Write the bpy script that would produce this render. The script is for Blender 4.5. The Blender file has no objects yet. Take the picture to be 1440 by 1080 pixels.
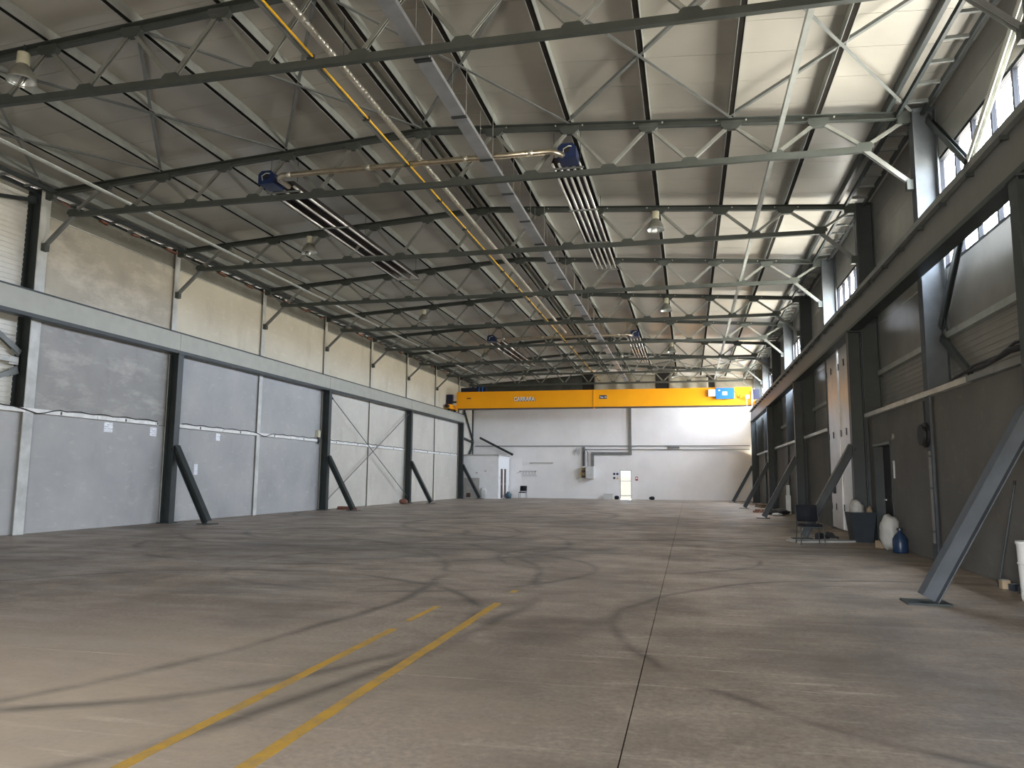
import bpy, bmesh, math, random
from mathutils import Vector, Matrix
random.seed(7)
scene = bpy.context.scene
col = scene.collection

# ------------------------------------------------------------------ camera
F_PX, VPX, VPY, ROLL, EYE = 1068.0, 968.17, 674.12, 0.0082, 1.5
yw = Vector(((VPX - 720) / F_PX, (VPY - 540) / F_PX, 1.0)).normalized()      # hall axis in camera axes (x right, y down, z ahead)
up = Vector((math.cos(ROLL), math.sin(ROLL), 0)).cross(yw).normalized()
if up.y > 0: up = -up
xw = yw.cross(up)
cam_x = Vector((xw.x, yw.x, up.x)); cam_y = -Vector((xw.y, yw.y, up.y)); cam_z = -Vector((xw.z, yw.z, up.z))
cam = bpy.data.cameras.new('camera'); cam.sensor_width = 36.0; cam.lens = 36.0 * F_PX / 1440.0
cam.clip_start = 0.05; cam.clip_end = 400
cam_o = bpy.data.objects.new('camera', cam); col.objects.link(cam_o)
cam_o.matrix_world = Matrix(((cam_x.x, cam_y.x, cam_z.x, 0), (cam_x.y, cam_y.y, cam_z.y, 0), (cam_x.z, cam_y.z, cam_z.z, EYE), (0, 0, 0, 1)))
scene.camera = cam_o

# ------------------------------------------------------------------ layout of the hall
XC, HALF = -5.864, 10.35                     # hall centre line and half width to the inner column face
Y0, BAY = 15.8865, 5.302
def TY(k): return Y0 + k * BAY
Y_BACK, Y_FRONT = 57.0, TY(-4)
XL, XR = XC - HALF, XC + HALF
WL, WR = XC - 10.42, XC + 10.42              # concrete faces
SL, SR = XC - 10.78, XC + 10.78              # sheet faces
SILL, HEAD = 5.57, 7.82
LOWTOP = 3.12
GX, GW, GH = -1.6, 2.2, 3.2               # open gate behind the camera: centre, half width, height
WINDOW_BAYS = (-1, 1, 3, 5, 6)              # window bay starts at column k; last one added to light the end wall

# ------------------------------------------------------------------ sky, exposure
world = bpy.data.worlds.new('overcast_sky'); scene.world = world; world.use_nodes = True
bg = world.node_tree.nodes['Background']; bg.inputs[0].default_value = (1.0, 0.985, 0.96, 1); bg.inputs[1].default_value = 26.0
wt = world.node_tree; _tc = wt.nodes.new('ShaderNodeTexCoord'); _sp = wt.nodes.new('ShaderNodeSeparateXYZ'); _rp = wt.nodes.new('ShaderNodeValToRGB')
wt.links.new(_tc.outputs['Generated'], _sp.inputs[0]); wt.links.new(_sp.outputs[2], _rp.inputs[0]); wt.links.new(_rp.outputs[0], bg.inputs[0])
_rp.color_ramp.elements[0].position = 0.0; _rp.color_ramp.elements[0].color = (0.64, 0.575, 0.47, 1)      # sunlit yard
_rp.color_ramp.elements[1].position = 0.02; _rp.color_ramp.elements[1].color = (0.95, 0.985, 1.04, 1)    # overcast sky
def portal(name, loc, rot, sx, sy):
    l = bpy.data.lights.new(name, 'AREA'); l.shape = 'RECTANGLE'; l.size = sx; l.size_y = sy
    l.cycles.is_portal = True
    o = bpy.data.objects.new(name, l); col.objects.link(o); o.location = loc; o.rotation_euler = rot
for k in WINDOW_BAYS:
    portal('window_daylight', (SR + 0.12, TY(k) + BAY / 2, (SILL + HEAD) / 2), (0, math.pi / 2, 0), HEAD - SILL, BAY - 0.3)
portal('gate_daylight', (GX, Y_FRONT - 0.3, GH / 2), (math.pi / 2, 0, 0), 2 * GW, GH)
portal('added_corner_daylight', (SR + 0.12, (TY(7) + Y_BACK) / 2, (6.75 + HEAD) / 2), (0, math.pi / 2, 0), HEAD - 6.75, Y_BACK - TY(7) - 0.3)  # for the corner opening added to light the end wall
portal('door_daylight', (-4.52, Y_BACK + 0.3, 1.1), (-math.pi / 2, 0, 0), 0.9, 2.15)
vs = scene.view_settings
vs.view_transform = 'Standard'; vs.look = 'None'; vs.gamma = 1.0; vs.use_curve_mapping = False
vs.exposure = 1.5
scene.cycles.max_bounces = 10; scene.cycles.diffuse_bounces = 7; scene.cycles.glossy_bounces = 4
scene.cycles.use_denoising = True; scene.cycles.sample_clamp_indirect = 8.0

# ------------------------------------------------------------------ materials
def nt(name):
    m = bpy.data.materials.new(name); m.use_nodes = True
    t = m.node_tree; b = t.nodes['Principled BSDF']
    return m, t, b
def add(t, typ, **kw):
    n = t.nodes.new(typ)
    for k, v in kw.items(): setattr(n, k, v)
    return n
def math_n(t, op, a, b=None, clamp=False):
    n = add(t, 'ShaderNodeMath', operation=op, use_clamp=clamp)
    for i, v in enumerate((a, b)):
        if v is None: continue
        if isinstance(v, (int, float)): n.inputs[i].default_value = v
        else: t.links.new(v, n.inputs[i])
    return n.outputs[0]
def noise(t, vec, scale, detail=4, rough=0.55, stretch=None):
    if stretch:
        mp = add(t, 'ShaderNodeMapping'); mp.inputs['Scale'].default_value = stretch
        t.links.new(vec, mp.inputs[0]); vec = mp.outputs[0]
    n = add(t, 'ShaderNodeTexNoise'); n.inputs['Scale'].default_value = scale
    n.inputs['Detail'].default_value = detail; n.inputs['Roughness'].default_value = rough
    t.links.new(vec, n.inputs['Vector']); return n.outputs['Fac']
def ramp(t, fac, stops):
    r = add(t, 'ShaderNodeValToRGB'); e = r.color_ramp.elements
    while len(e) < len(stops): e.new(0.5)
    for i, (p, c) in enumerate(stops):
        e[i].position = p; e[i].color = (*c, 1) if len(c) == 3 else c
    t.links.new(fac, r.inputs[0]); return r.outputs[0]
def mixc(t, fac, a, b, mode='MIX'):
    n = add(t, 'ShaderNodeMix', data_type='RGBA', blend_type=mode)
    for v, i in ((fac, 0), (a, 6), (b, 7)):
        if isinstance(v, (int, float)): n.inputs[i].default_value = v
        elif isinstance(v, tuple): n.inputs[i].default_value = (*v, 1)
        else: t.links.new(v, n.inputs[i])
    return n.outputs[2]
def bump(t, b, h, strength=0.2, dist=0.01):
    n = add(t, 'ShaderNodeBump'); n.inputs['Strength'].default_value = strength; n.inputs['Distance'].default_value = dist
    t.links.new(h, n.inputs['Height']); t.links.new(n.outputs[0], b.inputs['Normal'])
def pos(t): return add(t, 'ShaderNodeNewGeometry').outputs['Position']
MAT = {}
def paint(name, c, rough=0.5, metal=0.0, var=0.15, scale=3.0, spec=0.4):
    m, t, b = nt(name); p = pos(t); f = noise(t, p, scale, 5)
    lo = tuple(v * (1 - var) for v in c); hi = tuple(min(1, v * (1 + var)) for v in c)
    t.links.new(ramp(t, f, [(0.3, lo), (0.7, hi)]), b.inputs['Base Color'])
    b.inputs['Roughness'].default_value = rough; b.inputs['Metallic'].default_value = metal
    b.inputs['Specular IOR Level'].default_value = spec
    MAT[name] = m; return m
paint('truss_steel', (0.056, 0.064, 0.058), 0.55)
paint('diagonal_zinc', (0.25, 0.26, 0.24), 0.38, 0.35)
paint('column_web', (0.085, 0.095, 0.105), 0.65, spec=0.15)
paint('runway_shaded', (0.14, 0.137, 0.125), 0.45, var=0.06)  # right beam: runway grey with its shadow put into the colour
paint('dark_steel', (0.034, 0.042, 0.043), 0.45)
paint('column_galvanised', (0.50, 0.51, 0.49), 0.5, var=0.22, scale=2.0)
paint('column_grey', (0.16, 0.17, 0.165), 0.45)
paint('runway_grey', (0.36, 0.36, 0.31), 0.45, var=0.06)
paint('purlin_zinc', (0.36, 0.38, 0.36), 0.42, 0.3)
paint('bright_zinc', (0.50, 0.51, 0.48), 0.4, 0.4)
paint('tray_zinc', (0.36, 0.38, 0.40), 0.4, 0.5)
paint('duct_metal', (0.66, 0.64, 0.57), 0.38, 0.75, 0.06, 8)
paint('pipe_brass', (0.52, 0.46, 0.36), 0.28, 0.9, 0.15, 6)
paint('heater_dark', (0.05, 0.045, 0.045), 0.4, 0.4)
paint('heater_tube', (0.80, 0.79, 0.77), 0.25, 0.5, 0.1, 4)
paint('gas_yellow', (0.75, 0.42, 0.015), 0.4, var=0.1)
paint('burner_blue', (0.010, 0.022, 0.075), 0.4)
paint('crane_orange', (0.97, 0.40, 0.0), 0.42, var=0.03, scale=1.0)
paint('crane_blue', (0.02, 0.16, 0.60), 0.4, var=0.04)
paint('crane_navy', (0.005, 0.008, 0.028), 0.45)
paint('white_plastic', (0.78, 0.78, 0.76), 0.45, var=0.05)
paint('white_trunk', (0.74, 0.74, 0.72), 0.5, var=0.12, scale=5)
paint('black_rubber', (0.012, 0.012, 0.014), 0.6)
paint('joint_dark', (0.02, 0.018, 0.016), 1.0, spec=0.0)
paint('black_fabric', (0.010, 0.011, 0.016), 0.85)
paint('red_plastic', (0.35, 0.03, 0.03), 0.5)
paint('brown_wood', (0.10, 0.055, 0.04), 0.6, var=0.3)
paint('door_brown', (0.075, 0.04, 0.03), 0.5, var=0.2)
paint('brick_red', (0.22, 0.10, 0.07), 0.85, var=0.3, scale=8)
paint('cardboard', (0.33, 0.25, 0.16), 0.8, var=0.2)
paint('lamp_shell', (0.20, 0.20, 0.175), 0.45, var=0.2)
paint('lamp_cap', (0.55, 0.53, 0.40), 0.5)
paint('lamp_inner', (0.70, 0.74, 0.74), 0.25, 0.5, 0.05)
paint('bag_plastic', (0.42, 0.41, 0.38), 0.4, var=0.12)
paint('blue_plastic', (0.012, 0.030, 0.070), 0.35)
paint('bin_dark', (0.025, 0.032, 0.040), 0.45)
paint('slate_blue', (0.06, 0.11, 0.14), 0.45)
paint('sheet_white', (0.70, 0.69, 0.64), 0.45, var=0.05)
paint('back_white', (0.86, 0.86, 0.86), 0.55, var=0.05, scale=0.6)
paint('booth_white', (0.80, 0.81, 0.82), 0.55, var=0.04)
paint('board_grey', (0.42, 0.41, 0.39), 0.8, var=0.1)
paint('folding_door', (0.58, 0.57, 0.56), 0.32, 0.35, 0.12, 1.5)
paint('doorway_dark', (0.018, 0.018, 0.020), 0.6)
paint('tarp_dark', (0.05, 0.055, 0.05), 0.5)
paint('tarp_pale', (0.36, 0.35, 0.30), 0.45, var=0.15)
paint('sealant_red', (0.25, 0.12, 0.08), 0.8, var=0.4, scale=10)
paint('window_frame', (0.010, 0.011, 0.014), 0.6, spec=0.1)
paint('logo_white', (0.85, 0.86, 0.88), 0.5, var=0.02)
paint('logo_navy', (0.02, 0.03, 0.08), 0.5)
paint('cabinet_grey', (0.58, 0.59, 0.58), 0.45, var=0.05)

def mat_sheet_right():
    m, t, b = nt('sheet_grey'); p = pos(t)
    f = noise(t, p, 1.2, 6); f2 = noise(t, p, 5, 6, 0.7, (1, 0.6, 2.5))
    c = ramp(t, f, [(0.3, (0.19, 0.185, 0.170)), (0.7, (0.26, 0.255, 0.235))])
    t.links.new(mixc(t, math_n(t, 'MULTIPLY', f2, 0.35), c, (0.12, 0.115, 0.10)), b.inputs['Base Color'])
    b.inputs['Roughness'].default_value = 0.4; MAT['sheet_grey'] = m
mat_sheet_right()
def mat_roof():
    m, t, b = nt('roof_sheet'); p = pos(t)
    f = noise(t, p, 0.35, 5); f2 = noise(t, p, 1.0, 3, 0.5, (0.4, 6, 1))
    c = ramp(t, f, [(0.3, (0.35, 0.335, 0.295)), (0.7, (0.47, 0.45, 0.40))])
    t.links.new(c, b.inputs['Base Color'])
    b.inputs['Roughness'].default_value = 0.34; b.inputs['Metallic'].default_value = 0.25
    bump(t, b, f2, 0.25, 0.01); MAT['roof_sheet'] = m
mat_roof()
def mat_concrete(name, lo, hi, smear, smear_amt, rough=0.8, fs=2.2, fz=2.2, r0=0.56, r1=0.70):
    m, t, b = nt(name); p = pos(t)
    f = noise(t, p, 0.5, 6, 0.6); f1 = noise(t, p, fs, 8, 0.68, (1, 1, fz)); f2 = noise(t, p, 40, 3)
    c = ramp(t, f, [(0.3, lo), (0.7, hi)])
    s = ramp(t, f1, [(r0, (0, 0, 0)), (r1, (1, 1, 1))])
    c = mixc(t, math_n(t, 'MULTIPLY', s, smear_amt), c, smear)
    d = ramp(t, noise(t, p, 1.1, 6, 0.6, (1, 1, 0.35)), [(0.28, (1, 1, 1)), (0.42, (0, 0, 0))])
    c = mixc(t, math_n(t, 'MULTIPLY', d, 0.35), c, tuple(v * 0.7 for v in lo))
    t.links.new(c, b.inputs['Base Color']); b.inputs['Roughness'].default_value = rough
    bump(t, b, f2, 0.12, 0.004); MAT[name] = m
mat_concrete('concrete_smooth', (0.33, 0.335, 0.34), (0.43, 0.43, 0.42), (0.52, 0.51, 0.49), 0.5)
mat_concrete('concrete_smeared', (0.25, 0.25, 0.245), (0.36, 0.355, 0.34), (0.54, 0.52, 0.48), 0.6, fs=0.8, fz=2.8, r0=0.50, r1=0.68)
mat_concrete('concrete_smeared_bounce', (0.34, 0.315, 0.265), (0.47, 0.435, 0.36), (0.66, 0.62, 0.53), 0.6, fs=0.7, fz=2.2, r0=0.48, r1=0.66)
mat_concrete('concrete_bounce_lit', (0.53, 0.49, 0.395), (0.64, 0.60, 0.49), (0.72, 0.68, 0.56), 0.5)  # warm sun bounce on the upper wall put into the colour
mat_concrete('concrete_pale', (0.48, 0.46, 0.41), (0.58, 0.555, 0.49), (0.66, 0.63, 0.56), 0.5)
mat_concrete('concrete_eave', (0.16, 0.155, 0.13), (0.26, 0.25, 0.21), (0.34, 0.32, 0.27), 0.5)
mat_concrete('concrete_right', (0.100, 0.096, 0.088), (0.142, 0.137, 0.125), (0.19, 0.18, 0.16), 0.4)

def mat_floor():
    m, t, b = nt('floor_concrete'); p = pos(t)
    sep = add(t, 'ShaderNodeSeparateXYZ'); t.links.new(p, sep.inputs[0]); X, Y = sep.outputs[0], sep.outputs[1]
    f = noise(t, p, 0.16, 6, 0.6); f1 = noise(t, p, 0.9, 8, 0.68); f2 = noise(t, p, 6.0, 6, 0.65)
    f3 = noise(t, p, 0.40, 5, 0.55, (1.0, 0.7, 1))
    c = ramp(t, f, [(0.36, (0.22, 0.190, 0.160)), (0.64, (0.37, 0.323, 0.270))])
    c = mixc(t, 0.62, c, ramp(t, f1, [(0.34, (0.13, 0.113, 0.10)), (0.50, (0.29, 0.258, 0.226)), (0.68, (0.44, 0.395, 0.345))]))
    sc = ramp(t, f2, [(0.54, (0, 0, 0)), (0.72, (1, 1, 1))])
    c = mixc(t, math_n(t, 'MULTIPLY', sc, 0.30), c, (0.50, 0.46, 0.41))
    scr = ramp(t, noise(t, p, 3.0, 7, 0.7, (0.22, 2.4, 1)), [(0.57, (0, 0, 0)), (0.66, (1, 1, 1))])
    scm = ramp(t, noise(t, p, 0.22, 3, 0.5), [(0.40, (0, 0, 0)), (0.56, (1, 1, 1))])
    c = mixc(t, math_n(t, 'MULTIPLY', math_n(t, 'MULTIPLY', scr, scm), 0.7), c, (0.62, 0.59, 0.53))
    fine = noise(t, p, 22.0, 5, 0.7)
    c = mixc(t, 0.8, c, mixc(t, 1.0, c, ramp(t, fine, [(0.32, (0.70, 0.70, 0.70)), (0.68, (1.28, 1.28, 1.28))]), 'MULTIPLY'))
    # dark oily patches worn in by traffic
    oil = ramp(t, f3, [(0.36, (1, 1, 1)), (0.50, (0, 0, 0))])
    c = mixc(t, math_n(t, 'MULTIPLY', oil, 0.5), c, (0.10, 0.092, 0.086))
    ax = math_n(t, 'DIVIDE', math_n(t, 'ADD', X, 5.4), 5.0); ay = math_n(t, 'DIVIDE', math_n(t, 'SUBTRACT', Y, 3.6), 4.4)      # near-left floor painted paler: gate light put into the colour
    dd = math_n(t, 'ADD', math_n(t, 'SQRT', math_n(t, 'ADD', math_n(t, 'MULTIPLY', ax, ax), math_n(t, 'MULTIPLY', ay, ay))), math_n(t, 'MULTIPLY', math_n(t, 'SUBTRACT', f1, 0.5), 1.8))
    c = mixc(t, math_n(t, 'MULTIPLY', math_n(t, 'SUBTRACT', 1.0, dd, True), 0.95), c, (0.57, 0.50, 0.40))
    for ex, ey, rx, ry, amt in ((-7.0, 15.5, 6.0, 4.2, 0.75), (-2.0, 26.0, 5.0, 5.0, 0.65), (2.6, 17.5, 2.6, 3.5, 0.7), (-12.5, 11.0, 3.6, 3.0, 0.6)):   # wide old oil stains
        ax = math_n(t, 'DIVIDE', math_n(t, 'SUBTRACT', X, ex), rx); ay = math_n(t, 'DIVIDE', math_n(t, 'SUBTRACT', Y, ey), ry)
        dd = math_n(t, 'SQRT', math_n(t, 'ADD', math_n(t, 'MULTIPLY', ax, ax), math_n(t, 'MULTIPLY', ay, ay)))
        dd = math_n(t, 'ADD', dd, math_n(t, 'MULTIPLY', math_n(t, 'SUBTRACT', f1, 0.5), 1.6))
        st = math_n(t, 'MULTIPLY', math_n(t, 'SUBTRACT', 1.0, dd, True), amt)
        c = mixc(t, st, c, (0.11, 0.10, 0.095))
    # tyre arcs: thin rings broken up by noise
    brk = ramp(t, noise(t, p, 0.7, 4), [(0.34, (0, 0, 0)), (0.54, (1, 1, 1))])
    wob = math_n(t, 'MULTIPLY', noise(t, p, 0.35, 2), 0.7)
    tot = None
    for cx, cy, r, w in ((-9.0, 20.0, 3.4, 0.10), (-9.0, 20.0, 4.9, 0.09), (-7.5, 17.0, 5.2, 0.10), (-4.6, 12.6, 3.4, 0.07), (-3.0, 25.0, 6.5, 0.14), (-1.2, 15.0, 2.8, 0.06),
                         (-6.0, 7.6, 4.1, 0.07), (-9.5, 31.0, 7.0, 0.15), (3.5, 8.5, 4.6, 0.06), (-14.0, 9.0, 12.4, 0.08), (-14.0, 9.0, 10.9, 0.07)):
        dx = math_n(t, 'SUBTRACT', X, cx); dy = math_n(t, 'SUBTRACT', Y, cy)
        d = math_n(t, 'SQRT', math_n(t, 'ADD', math_n(t, 'MULTIPLY', dx, dx), math_n(t, 'MULTIPLY', dy, dy)))
        d = math_n(t, 'ABSOLUTE', math_n(t, 'SUBTRACT', math_n(t, 'ADD', d, wob), r))
        v = math_n(t, 'SUBTRACT', 1.0, math_n(t, 'DIVIDE', d, w * 1.6), True)
        tot = v if tot is None else math_n(t, 'MAXIMUM', tot, v)
    c = mixc(t, math_n(t, 'MULTIPLY', math_n(t, 'MULTIPLY', tot, brk), 0.68), c, (0.045, 0.042, 0.042))
    c = mixc(t, 1.0, c, (1.05, 0.975, 0.905), 'MULTIPLY')
    t.links.new(c, b.inputs['Base Color'])
    ro = ramp(t, noise(t, p, 0.8, 6, 0.65, (0.6, 1.7, 1)), [(0.38, (0.38, 0.38, 0.38)), (0.60, (0.64, 0.64, 0.64))])
    t.links.new(ro, b.inputs['Roughness']); b.inputs['Specular IOR Level'].default_value = 0.45
    bump(t, b, noise(t, p, 1.5, 8, 0.7, (0.5, 1.6, 1)), 0.03, 0.02); MAT['floor_concrete'] = m
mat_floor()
def mat_stripe():
    m, t, b = nt('worn_yellow_paint'); p = pos(t)
    w = ramp(t, noise(t, p, 3.5, 8, 0.75), [(0.40, (1, 1, 1)), (0.56, (0, 0, 0))])
    c = mixc(t, math_n(t, 'MULTIPLY', w, 0.55), (0.58, 0.335, 0.045), (0.30, 0.235, 0.14))
    t.links.new(c, b.inputs['Base Color']); b.inputs['Roughness'].default_value = 0.55
    MAT['worn_yellow_paint'] = m
    m, t, b = nt('faded_yellow_paint'); p = pos(t)
    w = ramp(t, noise(t, p, 3.0, 8, 0.75), [(0.45, (0, 0, 0)), (0.62, (1, 1, 1))])
    t.links.new(mixc(t, w, (0.19, 0.165, 0.14), (0.42, 0.28, 0.08)), b.inputs['Base Color']); b.inputs['Roughness'].default_value = 0.5
    MAT['faded_yellow_paint'] = m
mat_stripe()
def mat_paper(name, ink):
    m, t, b = nt(name); p = pos(t)
    sep = add(t, 'ShaderNodeSeparateXYZ'); t.links.new(p, sep.inputs[0])
    ln = math_n(t, 'GREATER_THAN', math_n(t, 'SINE', math_n(t, 'MULTIPLY', sep.outputs[2], 110.0)), 0.35)
    word = math_n(t, 'GREATER_THAN', noise(t, p, 18, 2), 0.5)
    t.links.new(mixc(t, math_n(t, 'MULTIPLY', math_n(t, 'MULTIPLY', ln, word), 0.7), (0.86, 0.88, 0.92), ink), b.inputs['Base Color'])
    b.inputs['Roughness'].default_value = 0.7; MAT[name] = m
mat_paper('paper_print', (0.25, 0.27, 0.33)); mat_paper('paper_plain', (0.7, 0.7, 0.7))
def mat_glass(name='window_glass', tint=(0.93, 0.96, 1.0, 1)):
    m, t, b = nt(name)
    out = t.nodes['Material Output']; tr = add(t, 'ShaderNodeBsdfTransparent'); gl = add(t, 'ShaderNodeBsdfGlossy'); mx = add(t, 'ShaderNodeMixShader')
    tr.inputs[0].default_value = tint; gl.inputs['Roughness'].default_value = 0.08; mx.inputs[0].default_value = 0.06
    t.links.new(tr.outputs[0], mx.inputs[1]); t.links.new(gl.outputs[0], mx.inputs[2]); t.links.new(mx.outputs[0], out.inputs[0])
    MAT[name] = m
mat_glass(); mat_glass('door_glass', (0.16, 0.165, 0.17, 1))

# ------------------------------------------------------------------ mesh helpers
def prof_box(w, h): return [(-w/2, -h/2), (w/2, -h/2), (w/2, h/2), (-w/2, h/2)]
def prof_C(w, h, t):      # web on the -x side, open to +x
    return [(-w/2, -h/2), (w/2, -h/2), (w/2, -h/2+t), (-w/2+t, -h/2+t), (-w/2+t, h/2-t), (w/2, h/2-t), (w/2, h/2), (-w/2, h/2)]
def prof_I(w, h, tf, tw): # flanges across x at the top and bottom
    a, b = w/2, h/2
    return [(-a, -b), (a, -b), (a, -b+tf), (tw/2, -b+tf), (tw/2, b-tf), (a, b-tf), (a, b), (-a, b), (-a, b-tf), (-tw/2, b-tf), (-tw/2, -b+tf), (-a, -b+tf)]
def prof_L(w, h, t): return [(-w/2, -h/2), (w/2, -h/2), (w/2, -h/2+t), (-w/2+t, -h/2+t), (-w/2+t, h/2), (-w/2, h/2)]
def prof_round(r, n=10): return [(r*math.cos(2*math.pi*i/n), r*math.sin(2*math.pi*i/n)) for i in range(n)]
class MB:
    def __init__(s): s.v, s.f = [], []
    def box(s, x0, x1, y0, y1, z0, z1):
        n = len(s.v); s.v += [(x, y, z) for z in (z0, z1) for x, y in ((x0, y0), (x1, y0), (x1, y1), (x0, y1))]
        s.f += [tuple(n+i for i in q) for q in ((3, 2, 1, 0), (4, 5, 6, 7), (0, 1, 5, 4), (1, 2, 6, 5), (2, 3, 7, 6), (3, 0, 4, 7))]; return s
    def cbox(s, c, d): return s.box(c[0]-d[0]/2, c[0]+d[0]/2, c[1]-d[1]/2, c[1]+d[1]/2, c[2]-d[2]/2, c[2]+d[2]/2)
    def bar(s, p, q, prof, upv=(0, 0, 1), side=None):
        """extrude a closed profile from p to q; profile x runs along `side`, profile y along up"""
        p, q = Vector(p), Vector(q); d = (q - p).normalized(); u = Vector(upv)
        if abs(d.dot(u)) > 0.98: u = Vector((0, 1, 0))
        sx = d.cross(u).normalized(); u = sx.cross(d).normalized()
        n = len(s.v); m = len(prof)
        for e in (p, q): s.v += [tuple(e + sx*a + u*b) for a, b in prof]
        s.f.append(tuple(n+i for i in range(m))); s.f.append(tuple(n+m+i for i in reversed(range(m))))
        for i in range(m): j = (i+1) % m; s.f.append((n+j, n+i, n+m+i, n+m+j))
        return s
    def tube(s, pts, r, n=10, caps=True):
        pts = [Vector(p) for p in pts]; base = len(s.v); u = None
        for i, p in enumerate(pts):
            d = (pts[min(i+1, len(pts)-1)] - pts[max(i-1, 0)]).normalized()
            if u is None:
                u = Vector((0, 0, 1)) if abs(d.z) < 0.9 else Vector((1, 0, 0))
            a = d.cross(u).normalized(); u = a.cross(d).normalized()
            rr = r[i] if isinstance(r, (list, tuple)) else r
            s.v += [tuple(p + a*(rr*math.cos(2*math.pi*k/n)) + u*(rr*math.sin(2*math.pi*k/n))) for k in range(n)]
        for i in range(len(pts)-1):
            for k in range(n):
                k2 = (k+1) % n; s.f.append((base+i*n+k, base+i*n+k2, base+(i+1)*n+k2, base+(i+1)*n+k))
        if caps:
            s.f.append(tuple(base+k for k in reversed(range(n)))); s.f.append(tuple(base+(len(pts)-1)*n+k for k in range(n)))
        return s
    def lathe(s, prof, c=(0, 0, 0), n=20):
        base = len(s.v)
        for r, z in prof: s.v += [(c[0]+r*math.cos(2*math.pi*k/n), c[1]+r*math.sin(2*math.pi*k/n), c[2]+z) for k in range(n)]
        for i in range(len(prof)-1):
            for k in range(n):
                k2 = (k+1) % n; s.f.append((base+i*n+k, base+i*n+k2, base+(i+1)*n+k2, base+(i+1)*n+k))
        return s
    def poly_prism(s, pts, axis, a0, a1):
        """closed polygon pts (2D) extruded along axis 'x','y' or 'z' from a0 to a1"""
        n = len(s.v); m = len(pts)
        def P(u, v, a): return {'x': (a, u, v), 'y': (u, a, v), 'z': (u, v, a)}[axis]
        for a in (a0, a1): s.v += [P(u, v, a) for u, v in pts]
        s.f.append(tuple(n+i for i in reversed(range(m)))); s.f.append(tuple(n+m+i for i in range(m)))
        for i in range(m): j = (i+1) % m; s.f.append((n+i, n+j, n+m+j, n+m+i))
        return s
    def mesh(s, name, mat, smooth=False):
        me = bpy.data.meshes.new(name); me.from_pydata(s.v, [], s.f)
        bm = bmesh.new(); bm.from_mesh(me); bmesh.ops.recalc_face_normals(bm, faces=bm.faces); bm.to_mesh(me); bm.free()
        me.materials.append(MAT[mat])
        if smooth:
            for p in me.polygons: p.use_smooth = len(p.vertices) <= 4
        me.update(); return me
    def build(s, name, mat, parent=None, loc=(0, 0, 0), smooth=False):
        return place(name, s.mesh(name, mat, smooth), parent, loc)
def place(name, me, parent=None, loc=(0, 0, 0), rot=None):
    o = bpy.data.objects.new(name, me); col.objects.link(o); o.parent = parent; o.location = loc
    if rot: o.rotation_euler = rot
    return o
def empty(name, loc=(0, 0, 0), rot=(0, 0, 0)):
    o = bpy.data.objects.new(name, None); col.objects.link(o); o.location = loc; o.rotation_euler = rot
    o.empty_display_size = 0.2; return o
def tag(o, label=None, cat=None, group=None, kind=None):
    if label: o['label'] = label
    if cat: o['category'] = cat
    if group: o['group'] = group
    if kind: o['kind'] = kind
    return o
def kids(o): return [c for c in bpy.data.objects if c.parent == o]
def copy_tree(o, parent=None):
    c = o.copy(); col.objects.link(c); c.parent = parent
    for ch in list(o.children): copy_tree(ch, c)
    return c
ORD = ['nearest', 'second', 'third', 'fourth', 'fifth', 'sixth', 'seventh', 'eighth', 'ninth', 'tenth']
def nth(i, tail='from the camera'): return ('nearest to the camera' if i == 0 else ORD[i] + ' ' + tail)

# ------------------------------------------------------------------ floor
def cuts(a, b, step, start):
    xs = [a]; v = start
    while v < b - 0.3:
        if v > a + 0.3: xs.append(v)
        v += step
    return xs + [b]
floor = MB().box(SL - 0.3, SR + 0.3, Y_FRONT - 2.5, Y_BACK + 0.3, -0.25, -0.012).build('floor', 'joint_dark'); tag(floor, 'worn grey-brown concrete slab floor', kind='structure')
fy = cuts(Y_FRONT - 2.5, Y_BACK + 0.3, 3.05, 5.72 - 3.05 * 6); fx = [SL - 0.3, -8.45, -0.39, SR + 0.3]
for i in range(len(fx) - 1):
    for j in range(len(fy) - 1):
        g = 0.004
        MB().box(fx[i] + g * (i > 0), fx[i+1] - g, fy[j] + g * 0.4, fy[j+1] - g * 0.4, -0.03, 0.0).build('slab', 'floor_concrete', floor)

# ------------------------------------------------------------------ ceiling: sheets, purlins, braces
SLOPE = 0.0667
def chord_z(x): return 9.47 - SLOPE * abs(x - XC)
def roof_z(x): return chord_z(x) + 0.075 + 0.20
ceil = empty('ceiling'); tag(ceil, 'low-pitched roof of pale metal sandwich sheets on long purlins', kind='structure')
ye = Y_BACK + 0.2
for sgn in (-1, 1):
    xe = XC + sgn * 10.95
    n = 62; w = (ye - Y_FRONT + 0.2) / n
    z0, z1 = roof_z(XC), roof_z(xe)
    poly = [(XC, z0), (xe, z1), (xe, z1 + 0.08), (XC, z0 + 0.08)]
    me = MB().poly_prism(poly, 'y', 0.006, w - 0.006).mesh('roof_sheet', 'roof_sheet')
    for j in range(n): place('roof_sheet', me, ceil, (0, Y_FRONT - 0.2 + j * w, 0))
MB().poly_prism([(SL - 0.3, roof_z(SL - 0.3) + 0.085), (XC, roof_z(XC) + 0.085), (SR + 0.3, roof_z(SR + 0.3) + 0.085), (SR + 0.3, roof_z(SR + 0.3) + 0.2), (XC, roof_z(XC) + 0.2), (SL - 0.3, roof_z(SL - 0.3) + 0.2)], 'y', Y_FRONT - 0.3, ye).build('roof_deck', 'roof_sheet', ceil)
STEP = 18.94 / 11
TOP = [XC + STEP * i for i in range(-5, 6)]
BOT = [XC + STEP * (i - 5.5) for i in range(12)]
px_list = [x for x in TOP if abs(x - XC) > 0.1] + [XC - 0.19, XC + 0.19]
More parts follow.
